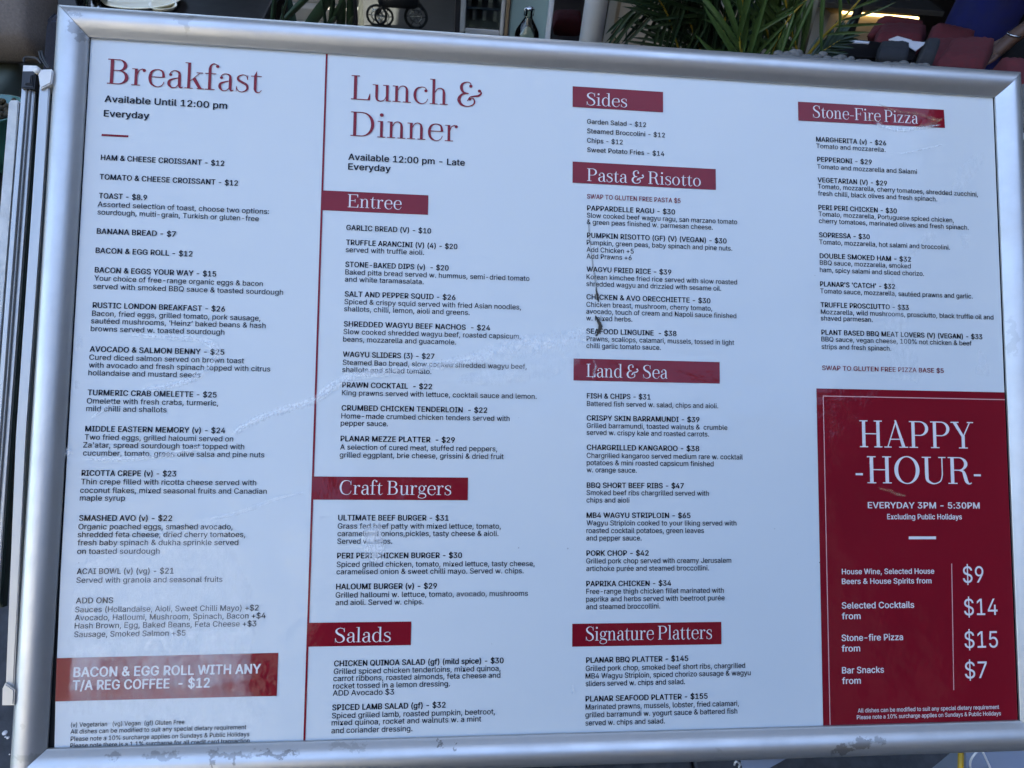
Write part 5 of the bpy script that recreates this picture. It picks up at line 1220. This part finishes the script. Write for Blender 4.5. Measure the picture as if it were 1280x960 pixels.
frond(t, [at(1000, 80, 2.0), at(1025, 66, 2.0), at(1050, 50, 2.0)], M['leaf_dark'], M['petiole'], 10, .08, 0.0039, 45, .2, .003)
pb = at(900, 78, 2.05)
t = thing('palm', 'dark leaved potted palm in front of the beige wall', 'palm', (pb.x, 2.08, 0))
lathe('pot', [(0, 0), (.12, 0), (.15, .26), (.16, .30), (.145, .30), (.13, .27), (0, .26)], M['black_plastic'], t)
tube('trunk', [Vector((0, 0, .26)), (at(900, 90, 2.05) - t.location)], [.03, .02], M['trunk'], t, 10)
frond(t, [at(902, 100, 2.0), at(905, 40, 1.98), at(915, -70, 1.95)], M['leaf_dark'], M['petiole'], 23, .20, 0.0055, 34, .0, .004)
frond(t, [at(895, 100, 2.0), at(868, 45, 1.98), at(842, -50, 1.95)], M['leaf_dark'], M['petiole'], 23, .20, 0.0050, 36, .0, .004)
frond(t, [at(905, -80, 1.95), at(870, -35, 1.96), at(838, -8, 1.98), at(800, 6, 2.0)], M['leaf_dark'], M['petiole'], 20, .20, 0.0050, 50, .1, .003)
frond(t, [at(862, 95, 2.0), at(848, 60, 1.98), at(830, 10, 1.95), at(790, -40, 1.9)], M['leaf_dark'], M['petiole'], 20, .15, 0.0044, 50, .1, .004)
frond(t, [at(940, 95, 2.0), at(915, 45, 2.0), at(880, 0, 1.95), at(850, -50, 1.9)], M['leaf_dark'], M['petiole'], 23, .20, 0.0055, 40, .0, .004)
for pts in ([(868, 42), (838, 30), (805, 18), (782, 22), (764, 42)], [(825, 40), (792, 26), (783, 40), (785, 62)], [(800, 24), (776, 34), (768, 44), (776, 58)]):
    tube('tendril', [p - t.location for p in catmull([at(x, y, 2.05) for x, y in pts], 6)], .0022, M['leaf_dark'], t, 5)
pb = at(400, 60, 1.9)
t = thing('palm', 'dark strap leaved palm in front of the pale stone steps', 'palm', (pb.x, 1.98, 0))
lathe('pot', [(0, 0), (.13, 0), (.17, .30), (.18, .34), (.165, .34), (.15, .31), (0, .30)], M['black_plastic'], t)
tube('trunk', [Vector((0, 0, .3)), (at(400, 60, 1.95) - t.location)], [.03, .02], M['trunk'], t, 10)
if 'palm_leaf_dark' not in LEAF: LEAF['palm_leaf_dark'] = leaf_mesh(); LEAF['palm_leaf_dark'].materials.append(M['leaf_dark'])
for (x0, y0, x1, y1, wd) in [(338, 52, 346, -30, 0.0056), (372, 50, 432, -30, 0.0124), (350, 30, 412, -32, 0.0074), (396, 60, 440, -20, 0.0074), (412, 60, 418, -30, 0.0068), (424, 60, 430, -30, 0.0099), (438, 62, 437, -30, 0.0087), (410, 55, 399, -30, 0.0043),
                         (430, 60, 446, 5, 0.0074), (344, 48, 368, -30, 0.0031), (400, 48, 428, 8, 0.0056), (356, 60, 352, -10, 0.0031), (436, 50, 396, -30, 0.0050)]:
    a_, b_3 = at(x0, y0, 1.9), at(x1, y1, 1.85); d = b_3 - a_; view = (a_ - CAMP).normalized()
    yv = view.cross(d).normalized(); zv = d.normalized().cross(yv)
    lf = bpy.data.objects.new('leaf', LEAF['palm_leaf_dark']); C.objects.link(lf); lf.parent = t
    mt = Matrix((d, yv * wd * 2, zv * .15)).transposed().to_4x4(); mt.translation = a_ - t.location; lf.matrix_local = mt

# ------------------------------------------------------------ glazed shopfront, pram, cabinet, bottle, post, wall
Yg = 3.15
t = thing('glass_door', 'dark framed glass door with the pram behind it', 'glass door', (at(505, 20, Yg).x, Yg, 0))
x0, x1 = at(444, 20, Yg).x - t.location.x, at(572, 20, Yg).x - t.location.x
box('door_frame', (x0 - .015, -.02, 0), (x0 + .008, .02, 2.4), M['black_plastic'], t, .002)
box('door_frame', (x1 - .01, -.02, 0), (x1 + .01, .02, 2.4), M['black_plastic'], t, .002)
box('pane', (x0 + .009, -.003, .01), (x1 - .011, .003, 2.39), M['pane'], t)
fq = at_z(495, 33, 0)
t = thing('pram', 'black pram with spoked wheels behind the glass door', 'pram', (fq.x, fq.y, 0))
def wheel(px, py, r):
    q = at(px, py, fq.y) - t.location; q.z = r
    pts = [q + Vector((r * math.cos(a), 0, r * math.sin(a))) for a in [k * math.pi / 10 for k in range(20)]]
    v_, f_ = tube_mesh(pts, r * .14, 6, True); w_ = raw('wheel', v_, f_, M['rubber'], t, True)
    pts = [q + Vector((r * .55 * math.cos(a), 0, r * .55 * math.sin(a))) for a in [k * math.pi / 8 for k in range(16)]]
    v_, f_ = tube_mesh(pts, r * .07, 6, True); raw('rim', v_, f_, M['steel'], w_, True)
    for k in range(3):
        a = k * math.pi / 3
        v_, f_ = tube_mesh([q - Vector((r * .9 * math.cos(a), 0, r * .9 * math.sin(a))), q + Vector((r * .9 * math.cos(a), 0, r * .9 * math.sin(a)))], r * .05, 5)
        raw('spoke', v_, f_, M['steel'], w_, True)
wheel(471, 22, .055); wheel(520, 22, .062); wheel(480, 20, .05)
a_, b_3 = at(478, 10, fq.y) - t.location, at(530, 8, fq.y) - t.location
bm = bmesh.new(); bx(bm, (a_.x - .02, -.12, .13), (b_3.x - .03, .12, .24), .03); obj('basket', bm, M['black_cloth'], t, True)
bm = bmesh.new(); bx(bm, (a_.x + .0, -.15, .30), (b_3.x + .02, .15, .62), .08, seg=4); obj('carrycot', bm, M['black_cloth'], t, True)
tube('chassis', [(a_.x - .03, .0, .06), (a_.x + .1, 0, .26), (b_3.x, 0, .10)], .010, M['steel'], t)
tube('handle', [(b_3.x, 0, .30), (b_3.x + .12, 0, .7), (b_3.x + .2, 0, .98)], .010, M['steel'], t)
# drinks cabinet with rounded white bezel
Yc = 3.35
t = thing('glass_fronted_cabinet', 'white cabinet with rounded dark glass door and glassware', 'cabinet', (at(602, 20, Yc).x, Yc, 0))
L0 = t.location
cl, cr_ = at(571.5, 20, Yc).x - L0.x, at(631, 20, Yc).x - L0.x; cb = at(600, 43, Yc).z
wi = (at(582, 20, Yc).x - L0.x, at(626, 20, Yc).x - L0.x); wb = at(600, 37, Yc).z
box('side_panel', (cl, 0, cb), (wi[0], .35, 1.9), M['white_metal'], t, .008)
box('side_panel', (wi[1], 0, cb), (cr_, .35, 1.9), M['white_metal'], t, .006)
box('bottom_panel', (wi[0] + .001, .001, cb), (wi[1] - .001, .35, wb), M['white_metal'], t, .003)
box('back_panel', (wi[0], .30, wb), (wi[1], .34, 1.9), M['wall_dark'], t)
for z in (.17, .34, .6): box('shelf', (wi[0] + .002, .03, wb + z - .10), (wi[1] - .002, .29, wb + z - .092), M['steel'], t)
o = box('door_glass', (wi[0] + .002, .008, wb + .002), (wi[1] - .002, .014, 1.88), M['pane'], t)
for k in range(6):
    bm = bmesh.new(); bx(bm, (wi[0] + .01 + .022 * k, .1, wb + .003 if k % 2 else wb + .075), (wi[0] + .026 + .022 * k, .13, wb + .045 if k % 2 else wb + .115), .003)
    obj('glassware', bm, M['menu_paper'], t)
box('stand', (cl + .02, .05, 0), (cr_ - .02, .33, cb), M['black_wood'], t)
def upright(name, label, cat, px0, px1, Y, depth, m, z1=2.7, bev=.004, tilt=0):
    a, b = at(px0, 25, Y), at(px1, 25, Y)
    o = box(name, (0, 0, 0), (b.x - a.x, depth, z1), m, None, bev); o.location = (a.x, Y, 0)
    return tag(o, label, cat)
upright('brass_trim', 'narrow brass coloured upright beside the white cabinet', 'trim', 632, 636, 3.3, .03, M['tan'])
upright('frosted_panel', 'pale teal frosted glass panel behind the bottle', 'glass panel', 637.5, 684, 3.32, .02, M['frosted'])
upright('door_stile', 'slim white door stile right of the frosted teal panel', 'door stile', 685, 690.5, 3.28, .04, M['white_metal'])
q = at(742, 25, 3.0); o = lathe('post', [(.0, 0), (.043, 0), (.043, 2.7), (0, 2.7)], M['white_metal'], None, 28, (q.x, 3.0, 0)); tag(o, 'round white post at the left end of the beige wall', 'post')
wl = at(758, 25, 3.1); wr_ = at(1000, 25, 3.1)
t = thing('low_wall', 'beige rendered wall behind the palms', 'wall', (wl.x, 3.1, 0))
box('wall_panel', (0, 0, 0), (wr_.x - wl.x, .15, at(900, 8, 3.1).z), M['beige'], t)
box('wall_panel', (0, .001, 0), (at(885, 25, 3.1).x - wl.x, .15, 2.6), M['beige'], t)
for px in (768,): box('pilaster', (at(px, 25, 3.1).x - wl.x, -.012, 0), (at(px, 25, 3.1).x - wl.x + .012, 0, 2.6), M['tan'], t)
# bottle on its table
Yb = 2.35; bz = at(659, 60, Yb).z
t = thing('glass_bottle', 'clear swing top bottle standing alone above the middle of the top rail', 'bottle', (at(659, 40, Yb).x, Yb, bz))
k_ = 1.0
H0 = at(659, 9, Yb).z - bz
lathe('bottle_body', [(0, 0), (.034, 0), (.036, .01), (.036, H0 * .34), (.033, H0 * .44), (.022, H0 * .60), (.012, H0 * .74), (.010, H0 * .86), (.010, H0 * .93), (.012, H0 * .95), (.011, H0 * .96)], M['bottle'], t)
lathe('bottle_inner', [(0, .004), (.030, .005), (.031, H0 * .34), (.018, H0 * .58), (.0085, H0 * .74), (.008, H0 * .93)], M['bottle'], t)
lathe('stopper', [(0, H0 * .94), (.010, H0 * .94), (.011, H0), (0, H0 * 1.0)], M['steel'], t)
tube('wire', [(.013, 0, H0 * .8), (.014, 0, H0 * .96), (0, 0, H0 * 1.01), (-.014, 0, H0 * .96), (-.013, 0, H0 * .8)], .0016, M['steel'], t, 5)
t = thing('bar_stool', 'slim dark stool under the clear bottle', 'stool', (at(659, 40, Yb).x, Yb, 0))
lathe('seat', [(0, bz - .03), (.045, bz - .03), (.048, bz - .015), (.045, bz - .001), (0, bz - .001)], M['black_wood'], t)
for k in range(3):
    a = k * 2.1 + .3; tube('leg', [(.03 * math.cos(a), .03 * math.sin(a), bz - .03), (.16 * math.cos(a), .16 * math.sin(a), 0)], .010, M['black_wood'], t)

# ------------------------------------------------------------ red seats, table, lit counter at the right
def red_chair(label, seat, back, Y, legs=True):
    cxy = (seat[0] + seat[1] + seat[2] + seat[3]) / 4
    t = thing('armchair', label, 'armchair', (cxy.x, cxy.y, 0), 0, 'red upholstered lounge chairs')
    cushion('seat', seat, .09, M['red_seat'], t, .3)
    if back: cushion('backrest', back, .06, M['red_seat'], t, .3)
    for s in seat: tube('leg', [(s.lerp(cxy, .15) - t.location), Vector((s.lerp(cxy, .1).x, s.lerp(cxy, .1).y, 0)) - t.location], .012, M['black_wood'], t)
    return t
red_chair('red chair seen through the palm leaves, armrest dark', [at(905, 62, 2.9), at(952, 66, 2.9), at(946, 36, 3.15), at(902, 34, 3.15)], [at(893, 34, 3.2), at(947, 34, 3.2), at(944, 4, 3.35), at(900, 2, 3.35)], 3)
red_chair('red chair with its back to the lit counter', [at(1090, 60, 2.75), at(1150, 62, 2.75), at(1158, 44, 3.0), at(1095, 42, 3.0)], [at(1083, 46, 3.0), at(1150, 50, 3.0), at(1153, 32, 3.1), at(1098, 24, 3.1)], 3)
red_chair('red chair behind the white menus, its back catching light', [at(1150, 86, 2.4), at(1205, 90, 2.4), at(1215, 62, 2.7), at(1158, 62, 2.7)], [at(1150, 70, 2.7), at(1202, 74, 2.7), at(1218, 44, 2.85), at(1166, 32, 2.85)], 3)
red_chair('nearest red chair, low and close to the board corner', [at(1160, 96, 2.05), at(1226, 98, 2.05), at(1242, 62, 2.35), at(1182, 64, 2.35)], None, 3)
red_chair('red chair cut by the right edge beyond the board corner', [at(1245, 130, 1.75), at(1300, 135, 1.75), at(1300, 96, 1.95), at(1238, 86, 1.95)], None, 3)
q = at(1080, 70, 2.2)
t = thing('low_table', 'black low table strewn with white menus near the red chairs', 'table', (q.x, 2.35, 0))
tz = at(1080, 60, 2.25).z
P_ = [at_z(1022, 68, tz), at_z(1140, 75, tz), at_z(1148, 58, tz), at_z(1040, 46, tz)]
bm = bmesh.new(); va = [bm.verts.new(p - t.location) for p in P_]; vb = [bm.verts.new(p - t.location - Vector((0, 0, .03))) for p in P_]
bm.faces.new(va); bm.faces.new(vb[::-1])
for i in range(4): bm.faces.new((va[i], vb[i], vb[(i + 1) % 4], va[(i + 1) % 4]))
obj('tabletop', bm, M['black_wood'], t)
for p in P_:
    c_ = p.lerp((P_[0] + P_[2]) / 2, .1) - t.location; tube('leg', [(c_.x, c_.y, 0), (c_.x, c_.y, tz - .02)], .014, M['black_wood'], t)
def paper(px, z, label, name='menu_card'):
    P = [at_z(x, y, z) for x, y in px]; bm = bmesh.new(); o0 = P[0].copy()
    va = [bm.verts.new(p - o0) for p in P]; vb = [bm.verts.new(p - o0 - Vector((0, 0, .003))) for p in P]; n = len(P)
    bm.faces.new(va); bm.faces.new(vb[::-1])
    for i in range(n): bm.faces.new((va[i], vb[i], vb[(i + 1) % n], va[(i + 1) % n]))
    return tag(obj(name, bm, M['menu_paper'], None, loc=o0), label, 'menu')
paper([(1111, 49), (1122, 45), (1140, 50), (1134, 54)], tz + .004, 'folded white menu, left one on the black low table')
paper([(1130, 50), (1158, 53), (1145, 63), (1134, 56)], tz + .009, 'white menu with raised corner at the right of the black low table')
paper([(1056, 49), (1087, 52), (1086, 54), (1058, 52)], tz + .004, 'white napkin at the left end of the black low table', 'napkin')['category'] = 'napkin'
mq = at_z(1060, 47, tz + .001); hh = .13
o = lathe('pepper_mill', [(0, 0), (.016, 0), (.012, hh * .3), (.013, hh * .6), (.009, hh * .7), (.014, hh * .85), (.008, hh), (0, hh)], M['black_wood'], None, 16, mq); tag(o, 'dark pepper mill standing on the black low table', 'pepper mill')
o = cushion('seat_pad', [at(1094, 74, 2.0), at(1134, 77, 2.0), at(1136, 62, 2.25), at(1097, 61, 2.25)], .05, M['dark_pad']); tag(o, 'dark grey seat pad under the black low table', 'seat pad')
o = cushion('bolster', [at(1142, 86, 1.9), at(1163, 88, 1.9), at(1170, 66, 2.05), at(1150, 64, 2.05)], .08, M['dark_pad']); tag(o, 'dark grey bolster beside the red chair', 'bolster')
Yl = 4.6
a, b = at(1040, 12, Yl), at(1151, 16, Yl)
t = thing('bar_counter', 'cream fronted bar counter with warm light strip under its dark top', 'counter', (a.x, Yl, 0))
box('front_panel', (0, 0, 0), (b.x - a.x, .5, a.z - .02), M['beige'], t)
box('countertop', (-.25, -.10, a.z + .035), (b.x - a.x + .08, .55, a.z + .065), M['grey_flange'], t, .004)
box('light_strip', (.06, -.022, a.z - .012), (b.x - a.x - .01, -.004, a.z - .002), M['led'], t)
# pebbles in a trough right behind the board
q = at(1080, 90, 1.40)
t = thing('pebble_trough', 'planter trough filled with grey pebbles just above the top rail', 'planter', (q.x, 1.44, 0))
wdx = .155; box('trough', (-wdx, -.05, 0), (wdx, .035, q.z - .012), M['black_plastic'], t, .004)
bm = bmesh.new()
for i in range(170):
    g_ = bmesh.ops.create_icosphere(bm, subdivisions=2, radius=random.uniform(.006, .010))
    bmesh.ops.scale(bm, vec=(random.uniform(.9, 1.4), 1, .75), verts=g_['verts'])
    x = random.uniform(-wdx, wdx)
    bmesh.ops.translate(bm, vec=(x, random.uniform(-.045, .03), q.z - .006 - x * .03 + random.uniform(0, .008)), verts=g_['verts'])
o = obj('pebbles', bm, M['pebble'], t, True); o['kind'] = 'stuff'
for px, py, Y, r, lb in ((1279, 125, 1.5, .03, 'topmost grey stone just right of the board corner'), (1281, 145, 1.45, .028, 'middle grey stone in the gap right of the board corner'), (1276, 158, 1.42, .02, 'smallest and lowest grey stone right of the board corner')):
    bm = bmesh.new(); bmesh.ops.create_icosphere(bm, subdivisions=3, radius=r)
    for v in bm.verts: v.co *= 1 + .12 * math.sin(v.co.x * 160) * math.cos(v.co.z * 130)
    o = obj('boulder', bm, M['pebble'], None, True, at(px, py, Y)); o.location.z = at(px, py, Y).z
    tag(o, lb, 'stone', 'stones right of the board corner')
t = tag(box('stone_ledge', (0, 0, 0), (.25, .2, at(1279, 165, 1.45).z - .0), M['stone']), 'ledge carrying the grey stones right of the board', 'ledge'); t.location = (at(1272, 150, 1.4).x, 1.38, 0)
# small things seen through the glass between frosted panel and post
o = cushion('red_cushion', [at(691, 36, 3.8), at(728, 38, 3.8), at(726, 20, 3.9), at(690, 20, 3.9)], .08, M['red_seat']); tag(o, 'red cushion in the dark gap left of the white post', 'cushion')
q = at(708, 36, 3.9); t = tag(box('dark_bench', (-.15, -.1, 0), (.15, .2, q.z - .03), M['black_wood']), 'dark bench carrying the red cushion behind the post', 'bench'); t.location = (q.x, 3.9, 0)

# ------------------------------------------------------------ below the board: crate, yellow leg, cable
zc = at(1245, 962, .40).z
P_ = [at_z(1207, 925, zc), at_z(1320, 915, zc), at_z(1330, 990, zc), at_z(1209, 990, zc)]
t = thing('storage_crate', 'pale grey blue plastic crate under the lower right corner', 'crate', (P_[0].x + .1, P_[0].y, 0))
for nm, z0, z1, gr in (('crate_body', 0, zc - .012, -.003), ('lid', zc - .011, zc, 0)):
    bm = bmesh.new(); cx = sum((p for p in P_), Vector()) / 4
    A = [bm.verts.new(Vector((p.x, p.y, z1)) - t.location) for p in P_]; B_ = [bm.verts.new(Vector((p.x, p.y, z0)) - t.location) for p in P_]
    bm.faces.new(A); bm.faces.new(B_[::-1])
    for i in range(4): bm.faces.new((A[i], B_[i], B_[(i + 1) % 4], A[(i + 1) % 4]))
    obj(nm, bm, M['crate'], t)
o = tube('yellow_strut', [at(1201, 930, .43), at(1201, 945, .41), at(1200, 985, .38)], .0042, M['yellow'], None, 12); tag(o, 'slanting yellow metal strut under the lower right rail', 'strut')
q = at(1267, 938, .45)
o = lathe('yellow_disc', [(0, 0), (.016, 0), (.018, .004), (.014, .008), (0, .009)], M['yellow'], None, 20, (q.x, q.y, q.z - .008)); tag(o, 'round yellow disc touching the rail near the corner', 'disc')
P_ = catmull([at(1214, 966, .40), at(1213, 952, .40), at(1219, 942, .405), at(1226, 938, .41), at(1231, 945, .405), at(1240, 965, .40)], 6)
o = tube('cable', P_, .0016, M['cable'], None, 6); tag(o, 'thin white cable looped over the grey blue crate', 'cable')
P_ = catmull([at(918, 956, .45), at(920, 952, .45), at(925, 955, .45), at(924, 960, .45), at(930, 962, .45)], 6)
o = tube('hook', P_, .0016, M['cable'], board, 6)
o.matrix_parent_inverse = Matrix.Translation(-board.location)
# pale drips on the dark paving at the lower left
for i, (px, py, r) in enumerate(((6, 916, .005), (10, 922, .003), (7, 921, .002), (17, 946, .002), (12, 943, .0015))):
    q = at_z(px, py, .0012)
    o = lathe('paint_spot', [(0, .0012), (r * .8, .001), (r, 0)], M['menu_paper'], pav, 12, q)

# ------------------------------------------------------------ the photographer, mirrored by the sheet and the lower rail
t = thing('person', 'photographer in dark clothes standing in front of the menu board', 'person', (.02, -.34, 0))
prof = [(0, .15, .12), (.3, .17, .13), (.85, .20, .15), (1.0, .22, .16), (1.2, .23, .16), (1.42, .25, .14), (1.50, .16, .10), (1.53, .07, .07)]
vs_, fs = [], []; n = 28
for z, rx, ry in prof: vs_ += [(rx * math.cos(2 * math.pi * k / n), ry * math.sin(2 * math.pi * k / n), z) for k in range(n)]
for i in range(len(prof) - 1):
    for k in range(n): fs.append((i * n + k, i * n + (k + 1) % n, (i + 1) * n + (k + 1) % n, (i + 1) * n + k))
raw('clothes', vs_, fs, M['black_cloth'], t, True)
lathe('head', [(0, 1.50), (.055, 1.52), (.06, 1.58), (.085, 1.66), (.09, 1.74), (.07, 1.81), (0, 1.84)], M['skin'], t)
lathe('hair', [(.094, 1.70), (.098, 1.76), (.078, 1.83), (0, 1.86)], M['hair'], t)
for s in (-1, 1):
    v_, f_ = tube_mesh([(s * .23, 0, 1.40), (s * .30, .10, 1.20), (s * .13, .22, 1.50)], [.065, .055, .035], 10); raw('arm', v_, f_, M['black_cloth'], t, True)
